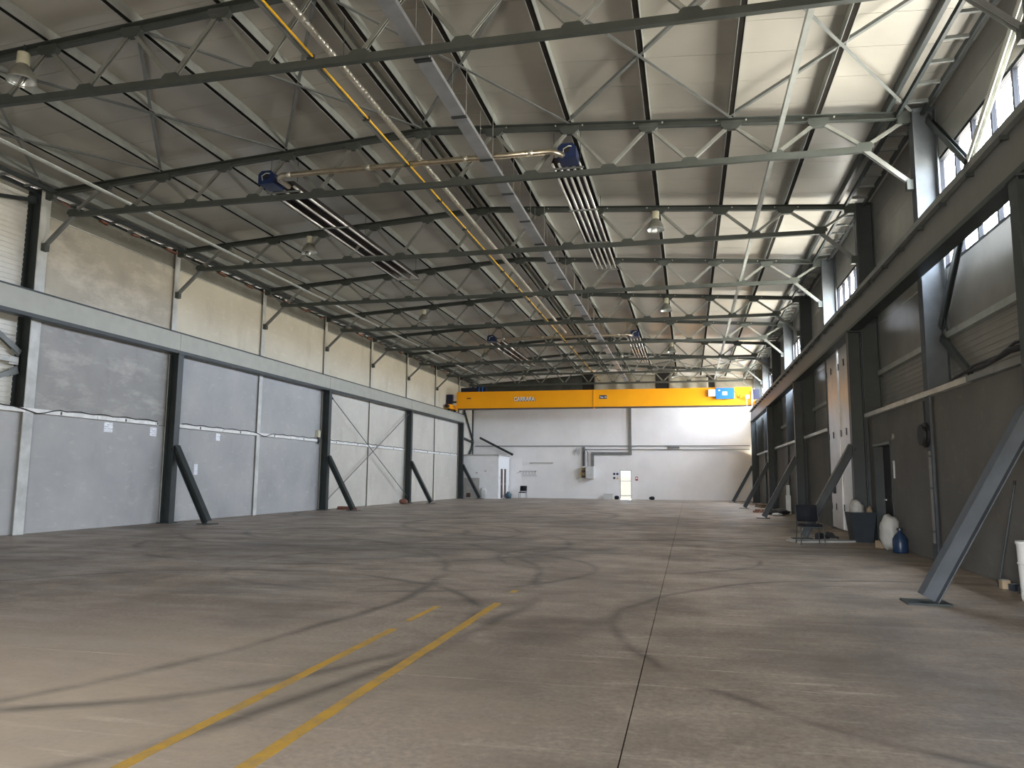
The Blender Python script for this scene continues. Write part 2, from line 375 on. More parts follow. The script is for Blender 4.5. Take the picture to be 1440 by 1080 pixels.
for x in px_list:
    me = MB().bar((0, Y_FRONT, 0), (0, ye - 0.25, 0), [(-0.06, -0.10), (-0.05, -0.10), (-0.05, 0.09), (0.05, 0.09), (0.05, -0.10), (0.06, -0.10), (0.06, 0.10), (-0.06, 0.10)])
    po = me.build('purlin', 'purlin_zinc', ceil, (x, 0, chord_z(x) + 0.075 + 0.10 - 0.004))
    MB().box(-0.05, 0.05, Y_FRONT + 0.02, ye - 0.27, -0.088, 0.088).build('purlin_shade_core', 'joint_dark', po)  # dark filler: shade inside the open purlin, put in as a strip
for sgn in (-1, 1):                                   # eave edge beam and the ladder of brackets beside it
    xa = XC + sgn * 9.92
    MB().bar((xa, Y_FRONT, roof_z(xa) - 0.11), (xa, ye - 0.25, roof_z(xa) - 0.11), prof_C(0.08, 0.20, 0.012)).build('eave_purlin', 'purlin_zinc' if sgn < 0 else 'dark_steel', ceil)
    for d, m in ((10.10, 'dark_steel'), (10.56, 'dark_steel')):
        MB().box(XC + sgn*d - 0.03, XC + sgn*d + 0.03, Y_FRONT, Y_BACK, 8.76, 8.86).build('eave_rail', m, ceil)
    me = MB().box(-0.225, 0.225, -0.025, 0.025, -0.03, 0.03).mesh('eave_bracket', 'column_grey')
    y = 5.0
    while y < Y_BACK - 0.2:
        if all(abs(y - TY(k)) > 0.18 for k in range(-4, 8)): place('eave_bracket', me, ceil, (XC + sgn*10.33, y, 8.82))
        y += 0.74
    if sgn < 0:                                       # crumbling sealant left along the wall head
        for j in range(26):
            y = 16.4 + j * 1.45 + random.uniform(-0.3, 0.3); L = random.uniform(0.25, 0.8)
            MB().bar((XC - 10.36, y, 8.70 + random.uniform(-0.03, 0.03)), (XC - 10.36, y + L, 8.70 + random.uniform(-0.03, 0.03)), prof_box(0.10, random.uniform(0.03, 0.08))).build('sealant_bead', 'sealant_red', ceil)
bx = [XC - HALF] + [XC + STEP * i for i in (-4, -2, 0, 2, 4)] + [XC + HALF]
for k in (-1, 6):
    for i in range(len(bx) - 1):
        for (a, b, dz) in ((bx[i], bx[i+1], 0.0), (bx[i+1], bx[i], 0.05)):
            pa = (a, TY(k) + 0.1, chord_z(a) + 0.06 + dz); pb = (b, TY(k+1) - 0.1, chord_z(b) + 0.06 + dz)
            MB().bar(pa, pb, prof_L(0.06, 0.06, 0.008)).build('roof_brace', 'column_grey', ceil)

# ------------------------------------------------------------------ walls
def panel(parent, name, mat, x0, x1, y0, y1, z0, z1, g=0.012):
    return MB().box(x0, x1, y0 + g, y1 - g, z0 + g * 0.6, z1 - g * 0.6).build(name, mat, parent)
def rib_sheet(parent, name, mat, x, y0, y1, z0, z1, sgn, pitch=0.16, depth=0.03, th=0.03):
    """horizontally ribbed sheet facing +x (sgn 1) or -x (sgn -1)"""
    pts = []; z = z0
    while z < z1 - 1e-4:
        for fz, d in ((0.0, 0), (0.55, 0), (0.65, depth), (0.9, depth)):
            zz = z + fz * pitch
            if zz < z1: pts.append((x + sgn * d, zz))
        z += pitch
    pts.append((x, z1)); pts += [(x - sgn * th, z1), (x - sgn * th, z0)]
    return MB().poly_prism(pts, 'y', y0, y1).build(name, mat, parent)
wl = MB().box(SL - 0.25, SL - 0.12, Y_FRONT - 0.2, Y_BACK + 0.2, 0, 9.0).build('wall_left', 'sheet_white'); tag(wl, 'left wall of grey concrete panels between steel columns', kind='structure')
for k in range(-4, 8):
    y0, y1 = TY(k), (TY(k+1) if k < 7 else Y_BACK)
    if k < 0:
        panel(wl, 'concrete_panel', 'concrete_smooth', WL - 0.25, WL - 0.03, y0, y1, 0, 3.06)
        for i, (a, b) in enumerate(((3.06, 5.0), (5.0, 6.95), (6.95, 8.75))): rib_sheet(wl, 'ribbed_sheet', 'sheet_white', SL, y0 + 0.02, y1 - 0.02, a + 0.01, b, 1, 0.13, 0.02)
    else:
        lower = 'concrete_smooth' if k < 3 else 'concrete_pale'
        upper = 'concrete_smeared' if k == 0 else ('concrete_smooth' if k < 3 else 'concrete_pale')
        panel(wl, 'concrete_panel', lower, WL - 0.25, WL, y0, y1, 0, 3.06)
        panel(wl, 'concrete_panel', upper, WL - 0.25, WL, y0, y1, 3.06, 5.6)
        panel(wl, 'concrete_panel', 'concrete_smeared_bounce' if k == 0 else 'concrete_bounce_lit', WL - 0.25, WL, y0, y1, 5.6, 8.22)  # top tier tinted warm for the sun bounce, smears are real
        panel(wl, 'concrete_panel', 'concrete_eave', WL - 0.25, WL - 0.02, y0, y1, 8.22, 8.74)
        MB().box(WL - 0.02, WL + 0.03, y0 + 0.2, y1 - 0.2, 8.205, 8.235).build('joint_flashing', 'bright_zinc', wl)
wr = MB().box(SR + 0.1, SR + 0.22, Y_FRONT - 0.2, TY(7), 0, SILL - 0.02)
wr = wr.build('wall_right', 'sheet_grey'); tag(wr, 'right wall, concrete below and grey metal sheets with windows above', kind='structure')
MB().box(SR + 0.1, SR + 0.22, Y_FRONT - 0.2, Y_BACK + 0.2, HEAD + 0.02, 9.0).build('upper_sheet_backing', 'sheet_grey', wr)
DW0, DW1, DWH = 19.05, 20.75, 2.42            # doorway in the lower wall, bay 0
FD0, FD1 = 22.4, 26.4                          # folding door in bay 1
for k in range(-4, 8):
    y0, y1 = TY(k), (TY(k+1) if k < 7 else Y_BACK)
    if k == 0:
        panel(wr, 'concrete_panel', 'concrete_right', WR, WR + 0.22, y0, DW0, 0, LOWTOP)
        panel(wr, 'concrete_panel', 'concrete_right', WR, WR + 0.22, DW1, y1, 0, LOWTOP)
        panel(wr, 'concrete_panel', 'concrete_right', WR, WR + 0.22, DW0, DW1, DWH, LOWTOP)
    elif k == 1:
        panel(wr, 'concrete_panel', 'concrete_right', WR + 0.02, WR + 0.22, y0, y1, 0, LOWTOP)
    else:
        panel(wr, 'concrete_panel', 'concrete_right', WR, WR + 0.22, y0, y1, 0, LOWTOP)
    if k == 7:
        panel(wr, 'wall_sheet', 'sheet_grey', SR, SR + 0.08, y0, y1, HEAD, 8.98, 0.008); panel(wr, 'wall_sheet', 'sheet_grey', SR, SR + 0.08, y0, y1, LOWTOP, 6.75, 0.008); continue
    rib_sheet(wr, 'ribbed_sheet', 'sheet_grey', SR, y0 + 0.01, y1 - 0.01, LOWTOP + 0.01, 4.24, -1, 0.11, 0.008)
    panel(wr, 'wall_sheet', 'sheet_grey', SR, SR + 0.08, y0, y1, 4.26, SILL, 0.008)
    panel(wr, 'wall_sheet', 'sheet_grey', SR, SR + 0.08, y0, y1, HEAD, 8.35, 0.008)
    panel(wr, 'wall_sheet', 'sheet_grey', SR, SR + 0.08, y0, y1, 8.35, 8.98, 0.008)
    if k not in WINDOW_BAYS:
        panel(wr, 'wall_sheet', 'sheet_grey', SR, SR + 0.2, y0, y1, SILL, 6.7, 0.008)
        panel(wr, 'wall_sheet', 'sheet_grey', SR, SR + 0.2, y0, y1, 6.7, HEAD, 0.008)
for i, k in enumerate(WINDOW_BAYS + (7,)):  # last strip window and the corner window are added for far light
    y0, y1 = TY(k) + 0.05, (TY(k+1) if k < 7 else Y_BACK) - 0.05; n = 6 if k < 7 else 4; w = (y1 - y0) / n; SB = SILL if k < 7 else 6.75
    wn = empty('window_%d' % (i + 1), (SR + 0.06, (y0 + y1) / 2, SB)); tag(wn, kind='structure', label='high strip window of clear panes above the crane rail, ' + nth(i) if k < 7 else 'added short high window in the corner beside the white end wall')
    hy = (y1 - y0) / 2; H = HEAD - SB
    MB().box(-0.05, 0.05, -hy, hy, 0, 0.06).build('sill_rail', 'window_frame', wn)
    MB().box(-0.05, 0.05, -hy, hy, H - 0.06, H).build('head_rail', 'window_frame', wn)
    MB().box(-0.035, 0.035, -hy, hy, H/2 - 0.025, H/2 + 0.025).build('transom', 'window_frame', wn)
    for j in range(n + 1): MB().box(-0.04, 0.04, -hy + j*w - 0.034, -hy + j*w + 0.034, 0.06, H - 0.06).build('mullion', 'window_frame', wn)
    me = MB().box(-0.004, 0.004, -w/2 + 0.034, w/2 - 0.034, -H/4 + 0.045, H/4 - 0.045).mesh('pane', 'window_glass')
    for j in range(n):
        for zz in (H/4 + 0.018, 3*H/4 - 0.018): place('pane', me, wn, (0, -hy + (j + 0.5) * w, zz))
# back wall
wb = MB().box(SL - 0.2, SR + 0.2, Y_BACK + 0.12, Y_BACK + 0.25, 2.2, 9.9).build('wall_back', 'back_white'); tag(wb, 'white sandwich-panel end wall behind the orange crane', kind='structure')
BD0, BD1, BDH = -4.95, -4.09, 2.15
x = SL; i = 0
while x < SR - 0.05:
    x1 = min(x + 1.08, SR)
    for (a, b) in ((0, 3.85), (3.85, 7.75)):
        if a == 0 and x < BD1 and x1 > BD0:
            if x < BD0: MB().box(x + 0.0015, BD0, Y_BACK, Y_BACK + 0.1, 0, b - 0.006).build('wall_panel', 'back_white', wb)
            if x1 > BD1: MB().box(BD1, x1 - 0.0015, Y_BACK, Y_BACK + 0.1, 0, b - 0.006).build('wall_panel', 'back_white', wb)
            MB().box(max(x, BD0) + 0.002, min(x1, BD1) - 0.002, Y_BACK, Y_BACK + 0.1, BDH, b - 0.006).build('wall_panel', 'back_white', wb)
        else:
            MB().box(x + 0.0015, x1 - 0.0015, Y_BACK, Y_BACK + 0.1, a + 0.004, b - 0.006).build('wall_panel', 'back_white', wb)
    x = x1
for (a, b) in ((SL - 0.2, BD0), (BD1, SR + 0.2)): MB().box(a, b, Y_BACK + 0.12, Y_BACK + 0.25, 0, 2.2).build('wall_backing', 'back_white', wb)
# front wall with the open gate behind the camera
wf = empty('wall_front'); tag(wf, 'wall behind the camera with a wide open gate', kind='structure')
for (a, b, c, d) in ((SL - 0.2, GX - GW, 0, 9.9), (GX + GW, SR + 0.2, 0, 9.9), (GX - GW, GX + GW, GH, 9.9)):
    MB().box(a, b, Y_FRONT - 0.2, Y_FRONT, c, d).build('wall_sheet', 'sheet_grey', wf)

# doors
d1 = empty('door_1', ((BD0 + BD1) / 2, Y_BACK, 0)); tag(d1, 'bright glazed white door in the end wall', kind='structure')
hw = (BD1 - BD0) / 2
for (a, b, c, d) in ((-hw, -hw + 0.06, 0, BDH), (hw - 0.06, hw, 0, BDH), (-hw + 0.06, hw - 0.06, BDH - 0.06, BDH), (-hw + 0.06, hw - 0.06, 0.24, 0.30), (-hw + 0.06, hw - 0.06, 1.32, 1.35)):
    MB().box(a, b, 0.0, 0.06, c, d).build('door_frame', 'cabinet_grey', d1)
for (c, d) in ((0.02, 0.24), (0.30, 1.32), (1.35, BDH - 0.06)): MB().box(-hw + 0.06, hw - 0.06, 0.025, 0.035, c, d).build('pane', 'door_glass', d1)
d2 = empty('door_2', (WR, (DW0 + DW1) / 2, 0)); tag(d2, 'dark recessed doorway in the right wall beside the white paper', kind='structure')
hw = (DW1 - DW0) / 2
MB().box(0.20, 0.24, -hw, hw, 0.01, DWH - 0.02).build('door_leaf', 'doorway_dark', d2)
for s in (-1, 1): MB().box(-0.015, 0.2, s*hw - 0.035*s - 0.035, s*hw - 0.035*s + 0.035, 0, DWH).build('door_jamb', 'dark_steel', d2)
MB().box(-0.03, 0.2, -hw + 0.07, hw - 0.07, DWH - 0.07, DWH - 0.005).build('door_lintel', 'column_grey', d2)
MB().box(0.165, 0.2, hw - 0.24, hw - 0.10, 1.02, 1.06).build('door_handle', 'bright_zinc', d2)
d3 = empty('door_3', (WR - 0.06, FD0, 0)); tag(d3, 'tall folding metal door of pale vertical leaves on the right wall', kind='structure')
leaf_w = (FD1 - FD0) / 4
for i in range(4):
    off = 0.04 if i % 2 else 0.0
    lf = MB().box(-0.05 + off, 0.02 + off, i*leaf_w + 0.035, (i+1)*leaf_w - 0.035, 0.05, 5.42).build('door_leaf', 'folding_door', d3)
    for zz in (0.7, 2.9, 4.9): MB().box(-0.075 + off, -0.05 + off, (i+1)*leaf_w - 0.09, (i+1)*leaf_w - 0.03, zz - 0.10, zz + 0.10).build('hinge', 'dark_steel', lf)
    if i == 3: MB().box(-0.11, -0.05 + off, i*leaf_w + 0.12, i*leaf_w + 0.17, 1.1, 1.45).build('handle', 'dark_steel', lf)
MB().box(-0.09, 0.05, -0.05, FD1 - FD0 + 0.05, 5.42, 5.54).build('door_track', 'column_grey', d3)

# ------------------------------------------------------------------ wall columns and girts
def wall_column(side, k, i):
    sg = -1 if side == 'left' else 1
    y = TY(k) if k < 8 else Y_BACK - 0.25
    fm = 'column_galvanised' if (side == 'left' and k < 3) else ('column_web' if side == 'right' else 'concrete_pale')
    if k == 8: fm = 'dark_steel'
    wm = 'dark_steel' if side == 'left' else ('column_web' if k % 2 == 0 else 'dark_steel')  # right webs paler where a window lights them: light put into the paint
    o = empty('steel_column', (XC + sg * HALF, y, 0))
    tag(o, '%s-wall steel column carrying the roof truss, %s' % (side, nth(i)), 'column', 'steel columns along the %s wall' % side)
    top = chord_z(XC + HALF) + 0.05
    w = 0.30 if k < 1 else 0.22
    fl = MB().box(-0.012 * 1, 0.012, -w/2, w/2, 0, top).build('inner_flange', fm, o)
    MB().box(0.012 if sg > 0 else -0.395, 0.395 if sg > 0 else -0.012, -0.012, 0.012, 0, top).build('web', wm, o)
    MB().box(sg*0.41 - 0.015, sg*0.41 + 0.015, -w/2, w/2, 0, top).build('outer_flange', wm, o)
    MB().box(sg*0.2 - 0.22, sg*0.2 + 0.22, -w/2 - 0.03, w/2 + 0.03, top, top + 0.02).build('cap_plate', wm, o)
for i, k in enumerate(range(0, 9)): wall_column('left', k, i)
for i, k in enumerate(range(-1, 8)): wall_column('right', k, i)
def girt(k, i):
    o = empty('wall_girt', (SR - 0.06, TY(k), 4.25)); tag(o, 'horizontal grey wall girt between right-wall columns, ' + nth(i), 'girt', 'girts on the right wall')
    MB().bar((0, 0.18, 0), (0, BAY - 0.18, 0), prof_C(0.10, 0.12, 0.01)).build('rail', 'purlin_zinc', o)
    for y in (0.2, BAY - 0.2): MB().cbox((0.02, y, 0), (0.03, 0.14, 0.22)).build('cleat', 'dark_steel', o)
for i, k in enumerate((-1, 0, 2, 3, 4, 5)): girt(k, i)
# wall bracing in the nearest bay of either wall
def brace(label, a, b, prof, mat):
    a, b = Vector(a), Vector(b); o = empty('wall_brace', tuple((a + b) / 2)); c = (a + b) / 2; tag(o, label, 'brace')
    MB().bar(a - c, b - c, prof, (1, 0, 0)).build('bar', mat, o)
    d = (b - a).normalized()
    for e in (a, b):
        s = 1 if e is a else -1
        MB().bar(e - c - d * 0.05 * s, e - c + d * 0.22 * s, prof_box(0.20, 0.016), (1, 0, 0)).build('end_plate', mat, o)
BX = SR - 0.16
brace('pale steel diagonal brace across the nearest right-hand window', (BX, 10.75, 8.65), (BX, 14.25, 6.62), prof_C(0.13, 0.09, 0.012), 'bright_zinc')
brace('dark diagonal brace from column head to crane beam by the nearest window', (BX, 15.72, 8.60), (BX, 13.75, 6.85), prof_C(0.12, 0.09, 0.012), 'dark_steel')
brace('dark diagonal brace under the crane beam beside the nearest lit column', (BX, 14.25, 5.95), (BX, 15.70, 4.42), prof_C(0.14, 0.09, 0.012), 'dark_steel')
brace('dark lower diagonal brace rising from the concrete wall top to the lit column', (BX, 14.35, 3.35), (BX, 15.70, 4.20), prof_C(0.12, 0.08, 0.012), 'dark_steel')
BXL = SL + 0.17
brace('horizontal grey wall rail in the ribbed left bay', (BXL, 11.2, 4.33), (BXL, 15.66, 4.33), prof_C(0.10, 0.12, 0.012), 'column_galvanised')
brace('upper dark diagonal brace over the ribbed left bay', (BXL, 13.0, 6.2), (BXL, 15.70, 4.55), prof_C(0.13, 0.09, 0.012), 'column_grey')
brace('lower dark diagonal brace over the ribbed left bay', (BXL, 13.3, 3.12), (BXL, 15.68, 4.10), prof_C(0.12, 0.09, 0.012), 'column_grey')
brace('dark strut from the left column head down over the ribbed sheets', (BXL + .1, 13.0, 7.9), (BXL + .1, 15.7, 8.55), prof_C(0.09, 0.07, 0.01), 'dark_steel')

# ------------------------------------------------------------------ roof trusses
TK = list(range(-1, 8))
def make_truss():
    r = empty('roof_truss', (XC, TY(TK[0]), 0))
    for s in (-1, 1):
        p = (s * 0.0, 0, chord_z(XC)); q = (s * (HALF - 0.01), 0, chord_z(XC + HALF))
        MB().bar(p, q, prof_C(0.12, 0.15, 0.014) if s > 0 else [(-a, b) for a, b in reversed(prof_C(0.12, 0.15, 0.014))]).build('top_chord', 'truss_steel', r)
    MB().bar((BOT[0] - XC - 0.12, 0, 8.15), (BOT[-1] - XC + 0.12, 0, 8.15), [(-a, b) for a, b in reversed(prof_C(0.10, 0.12, 0.014))]).build('bottom_chord', 'truss_steel', r)
    T = [(x - XC, chord_z(x) - 0.06) for x in TOP]; B = [(x - XC, 8.20) for x in BOT]
    dp = prof_C(0.05, 0.075, 0.010)
    def diag(a, b, side):
        MB().bar((a[0], 0.0, a[1]), (b[0], 0.0, b[1]), prof_C(0.07, 0.062, 0.012), (0, -1, 0)).build('diagonal', 'diagonal_zinc', r)
    for i in range(11):
        diag(B[i], T[i], 1); diag(B[i+1], T[i], -1)
    endz = chord_z(XC + HALF) - 0.06
    for s, b in ((-1, B[0]), (1, B[-1])):
        diag((s * (HALF - 0.05), endz), b, s)
        kb = (s * (HALF - 0.06), 7.36); MB().bar((b[0], 0, 8.12), (kb[0], 0, kb[1]), prof_C(0.09, 0.09, 0.012), (0, -1, 0)).build('knee_brace', 'column_grey', r)
        MB().cbox((s * (HALF - 0.085), 0, 7.33), (0.13, 0.14, 0.20)).build('knee_plate', 'truss_steel', r)
        MB().cbox((s * (HALF - 0.14), 0, endz + 0.02), (0.24, 0.13, 0.26)).build('head_plate', 'truss_steel', r)
    gt = MB().poly_prism([(-0.20, 0.06), (0.20, 0.06), (0.20, -0.05), (0.12, -0.12), (-0.12, -0.12), (-0.20, -0.05)], 'y', -0.055, 0.055).mesh('gusset_plate', 'truss_steel')
    gb = MB().poly_prism([(-0.17, -0.04), (0.17, -0.04), (0.17, 0.03), (0.11, 0.09), (-0.11, 0.09), (-0.17, 0.03)], 'y', -0.048, 0.048).mesh('gusset_plate', 'truss_steel')
    for x, z in T: place('gusset_plate', gt, r, (x, 0, z))
    for x, z in B: place('gusset_plate', gb, r, (x, 0, z))
    bolt = MB().tube([(0, -0.085, 0), (0, -0.055, 0)], 0.018, 6).mesh('bolt', 'bright_zinc')
    for x, z in T[6:]:
        for dx in (-0.30, 0.30): place('bolt', bolt, r, (x + dx, 0.0, chord_z(x + dx + XC)))
    return r
truss0 = make_truss()
for i, k in enumerate(TK):
    t = truss0 if i == 0 else copy_tree(truss0)
    t.location = (XC, TY(k), 0)
    tag(t, 'grey steel lattice roof truss spanning the hall, ' + nth(i), 'truss', 'roof trusses')

# longitudinal ties along the bottom chords
for x, lab, m, r in ((BOT[10] - 0.02, 'pale square tie tube running lengthwise under the right roof slope', 'bright_zinc', 0.085), (BOT[1], 'pale round tie tube running lengthwise along the left eave', 'bright_zinc', 0.075)):
    o = empty('tie_tube', (x, TY(-1), 8.29)); tag(o, lab, 'tie tube')
    if x > XC: MB().bar((0, -6, 0), (0, TY(7) - TY(-1), 0), prof_box(0.09, 0.10)).build('tube', 'purlin_zinc', o)
    else: MB().tube([(0, -6, 0), (0, TY(7) - TY(-1), 0)], 0.042, 12).build('tube', 'purlin_zinc', o, smooth=True)
    for k in TK: MB().cbox((0, TY(k) - TY(-1), -0.055), (0.16, 0.10, 0.03)).build('saddle', 'truss_steel', o)

# ------------------------------------------------------------------ crane runway
CD = 10.16
def crane_column(side, k, i, n):
    sg = -1 if side == 'left' else 1
    o = empty('crane_column', (XC + sg * CD, TY(k), 0))
    tag(o, 'dark steel crane column with slanting floor strut on the %s, %s' % (side, nth(i)), 'crane column', 'crane columns on the %s' % side)
    w, h = 0.26, 0.30
    for s in (-1, 1): MB().box(s*h/2 - 0.012, s*h/2 + 0.012, -w/2, w/2, 0.03, 5.36).build('flange', 'dark_steel', o)
    MB().box(-h/2 + 0.012, h/2 - 0.012, -0.008, 0.008, 0.03, 5.36).build('web', 'dark_steel', o)
    MB().cbox((0, 0, 0.015), (0.46, 0.42, 0.03)).build('base_plate', 'dark_steel', o)
    MB().cbox((0, 0, 5.375), (0.38, 0.32, 0.03)).build('cap_plate', 'dark_steel', o)
    xt = -sg * 0.14; xf = -sg * 1.43
    st = MB().bar((xt, 0, 2.40), (xf, 0, 0.065), [(a, b) for a, b in prof_I(0.24, 0.20, 0.014, 0.012)], (0, 0, 1)).build('strut', 'dark_steel' if not (side == 'right' and k == -1) else 'column_web', o)
    MB().cbox((xf - sg*0.03, 0, 0.012), (0.50, 0.40, 0.024)).build('foot_plate', 'dark_steel', o)
for i, k in enumerate((1, 3, 5, 7)): crane_column('left', k, i, 4)
for i, k in enumerate((-1, 1, 3, 5, 7)): crane_column('right', k, i, 5)
BZ0, BZ1 = 5.39, 6.06
for side in ('left', 'right'):
    sg = -1 if side == 'left' else 1
    ya, yb = TY(-1) - 10.5, TY(7) + 0.18
    o = empty('crane_runway_beam', (XC + sg * CD, ya, BZ0)); L = yb - ya; H = BZ1 - BZ0
    tag(o, 'long %s crane runway beam along the %s wall' % ('pale grey' if sg < 0 else 'shadowed grey', side), 'runway beam')
    m = 'runway_grey' if sg < 0 else 'runway_shaded'
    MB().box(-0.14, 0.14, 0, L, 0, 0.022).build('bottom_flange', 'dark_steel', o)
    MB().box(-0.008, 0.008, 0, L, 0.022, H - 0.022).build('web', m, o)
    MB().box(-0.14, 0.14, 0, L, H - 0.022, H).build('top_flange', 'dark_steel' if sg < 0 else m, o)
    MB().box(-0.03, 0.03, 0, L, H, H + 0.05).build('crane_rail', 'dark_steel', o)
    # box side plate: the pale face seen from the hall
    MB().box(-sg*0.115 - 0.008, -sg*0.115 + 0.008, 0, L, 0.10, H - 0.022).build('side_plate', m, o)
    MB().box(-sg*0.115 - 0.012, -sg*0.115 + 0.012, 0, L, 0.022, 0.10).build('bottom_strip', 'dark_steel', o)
    if sg > 0:
        MB().box(-0.24, -0.15, 0, L, H - 0.05, H + 0.06).build('conductor_rail', 'column_grey', o)
        y = 0.6
        me = MB().box(-0.23, -0.12, -0.015, 0.015, H - 0.11, H - 0.05).mesh('rail_bracket', 'dark_steel')
        while y < L: place('rail_bracket', me, o, (0, y, 0)); y += 1.25
    else:
        for k in (1, 3, 5): MB().box(0.122, 0.134, TY(k) - ya - 0.03, TY(k) - ya + 0.03, 0.10, H - 0.022).build('splice_plate', m, o)

# ------------------------------------------------------------------ overhead crane
CY = 50.6
cr = empty('overhead_crane', (XC, CY, 0)); tag(cr, 'orange overhead travelling crane spanning the hall on two runway beams', 'crane')
gl, gr_ = -15.60 - XC, 4.02 - XC; gz0, gz1 = 6.24, 7.36
seam = -6.10 - XC
for a, b in ((gl, seam - 0.012), (seam + 0.012, gr_)): MB().box(a, b, -0.28, 0.28, gz0, gz1).build('girder', 'crane_orange', cr)
MB().box(seam - 0.012, seam + 0.012, -0.26, 0.26, gz0, gz1 - 0.02).build('joint_plate', 'brown_wood', cr)
MB().box(seam + 0.012, seam + 0.10, -0.31, 0.31, gz0 - 0.10, gz1 + 0.0).build('joint_flange', 'crane_orange', cr)
MB().box(gl + 0.1, gr_, -0.32, 0.32, gz0 - 0.06, gz0 - 0.0).build('bottom_flange', 'brown_wood', cr)
MB().box(gl, gr_, -0.31, 0.31, gz1, gz1 + 0.03).build('top_flange', 'crane_orange', cr)
for s in (-1, 1):
    xe = s * CD
    MB().box(xe - 0.16, xe + 0.16, -0.95, 0.95, 6.20, 6.50).build('end_carriage', 'crane_orange', cr)
    for y in (-0.7, 0.7): MB().tube([(xe - 0.06, y, 6.26), (xe + 0.06, y, 6.26)], 0.15, 16).build('wheel', 'black_rubber', cr)
    MB().tube([(xe, -0.95, 6.36), (xe, -1.25, 6.36)], 0.12, 12).build('buffer', 'black_rubber', cr)
    MB().box(xe - 0.20, xe + 0.20, -0.60, -0.30, 6.55, 7.20).build('drive_motor', 'crane_navy', cr)
    MB().tube([(xe - 0.05 + 0.25, -0.62, 6.66), (xe + 0.52, -0.62, 6.66)], 0.07, 10).build('motor_shaft', 'dark_steel', cr)
hoist = MB().box(-15.30 - XC, -13.55 - XC, -0.25, 0.25, gz1 + 0.03, 7.68).build('hoist', 'crane_navy', cr)
for xx in (-14.0, -13.75): MB().box(xx - XC - 0.03, xx - XC + 0.03, -0.27, 0.27, gz1 + 0.035, 7.72).build('hoist_band', 'crane_blue', hoist)
cb = MB().box(1.81 - XC, 2.95 - XC, -0.60, -0.285, 6.63, 7.33).build('control_cabinet', 'crane_blue', cr)
MB().box(2.22 - XC, 2.52 - XC, -0.608, -0.60, 6.86, 7.08).build('cabinet_label', 'logo_white', cb)
MB().box(1.98 - XC, 2.07 - XC, -0.608, -0.60, 7.13, 7.21).build('cabinet_label', 'logo_white', cb)
MB().box(1.36 - XC, 1.79 - XC, -0.58, -0.285, 6.80, 7.24).build('junction_box', 'white_plastic', cr)
MB().bar((3.25 - XC, -0.30, 6.72), (3.72 - XC, -0.30, 7.28), prof_box(0.07, 0.03), (0, -1, 0)).build('stay_bar', 'crane_orange', cr)
MB().tube([(2.95 - XC, -0.42, 7.1), (3.12 - XC, -0.4, 7.05), (3.15 - XC, -0.38, 6.75), (3.25 - XC, -0.33, 6.68), (3.3 - XC, -0.30, 6.9)], 0.022, 8).build('cable', 'dark_steel', cr)
MB().box(3.62 - XC, 3.86 - XC, -0.75, -0.5, 6.62, 6.82).build('sensor_box', 'white_plastic', cr)
MB().tube([(3.7 - XC, -0.64, 6.62), (3.7 - XC, -0.64, 6.0), (3.76 - XC, -0.64, 5.55)], 0.015, 6).build('pendant_cable', 'white_plastic', cr)
def text_mesh(body, size, depth):
    cu = bpy.data.curves.new('lettering', 'FONT'); cu.body = body; cu.size = size; cu.extrude = depth; cu.align_x = 'CENTER'; cu.align_y = 'CENTER'
    cu.offset = 0.012 * size
    ob = bpy.data.objects.new('lettering_tmp', cu); col.objects.link(ob)
    bpy.context.view_layer.update()
    me = bpy.data.meshes.new_from_object(ob.evaluated_get(bpy.context.evaluated_depsgraph_get()))
    bpy.data.objects.remove(ob); return me
def letters(name, body, size, mat, parent, loc, depth=0.004, sx=1.0):
    me = text_mesh(body, size, depth); me.materials.clear(); me.materials.append(MAT[mat])
    o = place(name, me, parent, loc, (math.pi / 2, 0, 0)); o.scale = (sx, 1, 1); return o
letters('lettering_shadow', 'CARRARA', 0.40, 'logo_navy', cr, (-10.74 - XC, -0.284, 6.80), sx=0.80)
letters('lettering', 'CARRARA', 0.40, 'logo_white', cr, (-10.78 - XC, -0.292, 6.83), sx=0.80)
MB().box(-5.68 - XC, -5.18 - XC, -0.288, -0.281, 6.77, 7.01).build('load_plate', 'logo_navy', cr)
letters('plate_lettering', 'Ton 10', 0.17, 'logo_white', cr, (-5.43 - XC, -0.293, 6.88), 0.003, 0.9)
MB().box(-14.86 - XC, -14.56 - XC, -0.286, -0.281, 6.90, 6.98).build('small_plate', 'brown_wood', cr)

# ------------------------------------------------------------------ ceiling services
# yellow gas pipe beside its grey carrier channel
o = empty('gas_pipe', (-5.83, 5.3, 8.29)); tag(o, 'thin yellow gas pipe running lengthwise below the ridge', 'pipe')
MB().tube([(0, 0, 0), (0, 47.5, 0)], 0.017, 10).build('pipe', 'gas_yellow', o, smooth=True)
MB().bar((-0.09, 0, 0.01), (-0.09, 47.5, 0.01), prof_C(0.06, 0.05, 0.008)).build('carrier_channel', 'column_grey', o)
for k in range(22): MB().cbox((-0.04, 0.9 + 2.2*k, 0), (0.14, 0.04, 0.07)).build('pipe_clip', 'dark_steel', o)
# spiral duct
o = empty('spiral_duct', (-5.74, 5.0, 8.60)); tag(o, 'shiny spiral-wound round metal duct running lengthwise beside the yellow pipe', 'duct')
pts, rr = [], []
n = 31
prof = []
y = 0.0
while y < 31.2:
    pts += [(0, y, 0), (0, y + 0.10, 0), (0, y + 0.105, 0), (0, y + 0.125, 0)]; rr += [0.056, 0.056, 0.060, 0.060]; y += 0.13
MB().tube(pts, rr, 14).build('duct_body', 'duct_metal', o, smooth=True)
for k in range(8): MB().tube([(0, 2.5 + 4*k, 0.08), (0, 2.5 + 4*k, 0.95)], 0.006, 5).build('hanger_wire', 'dark_steel', o)
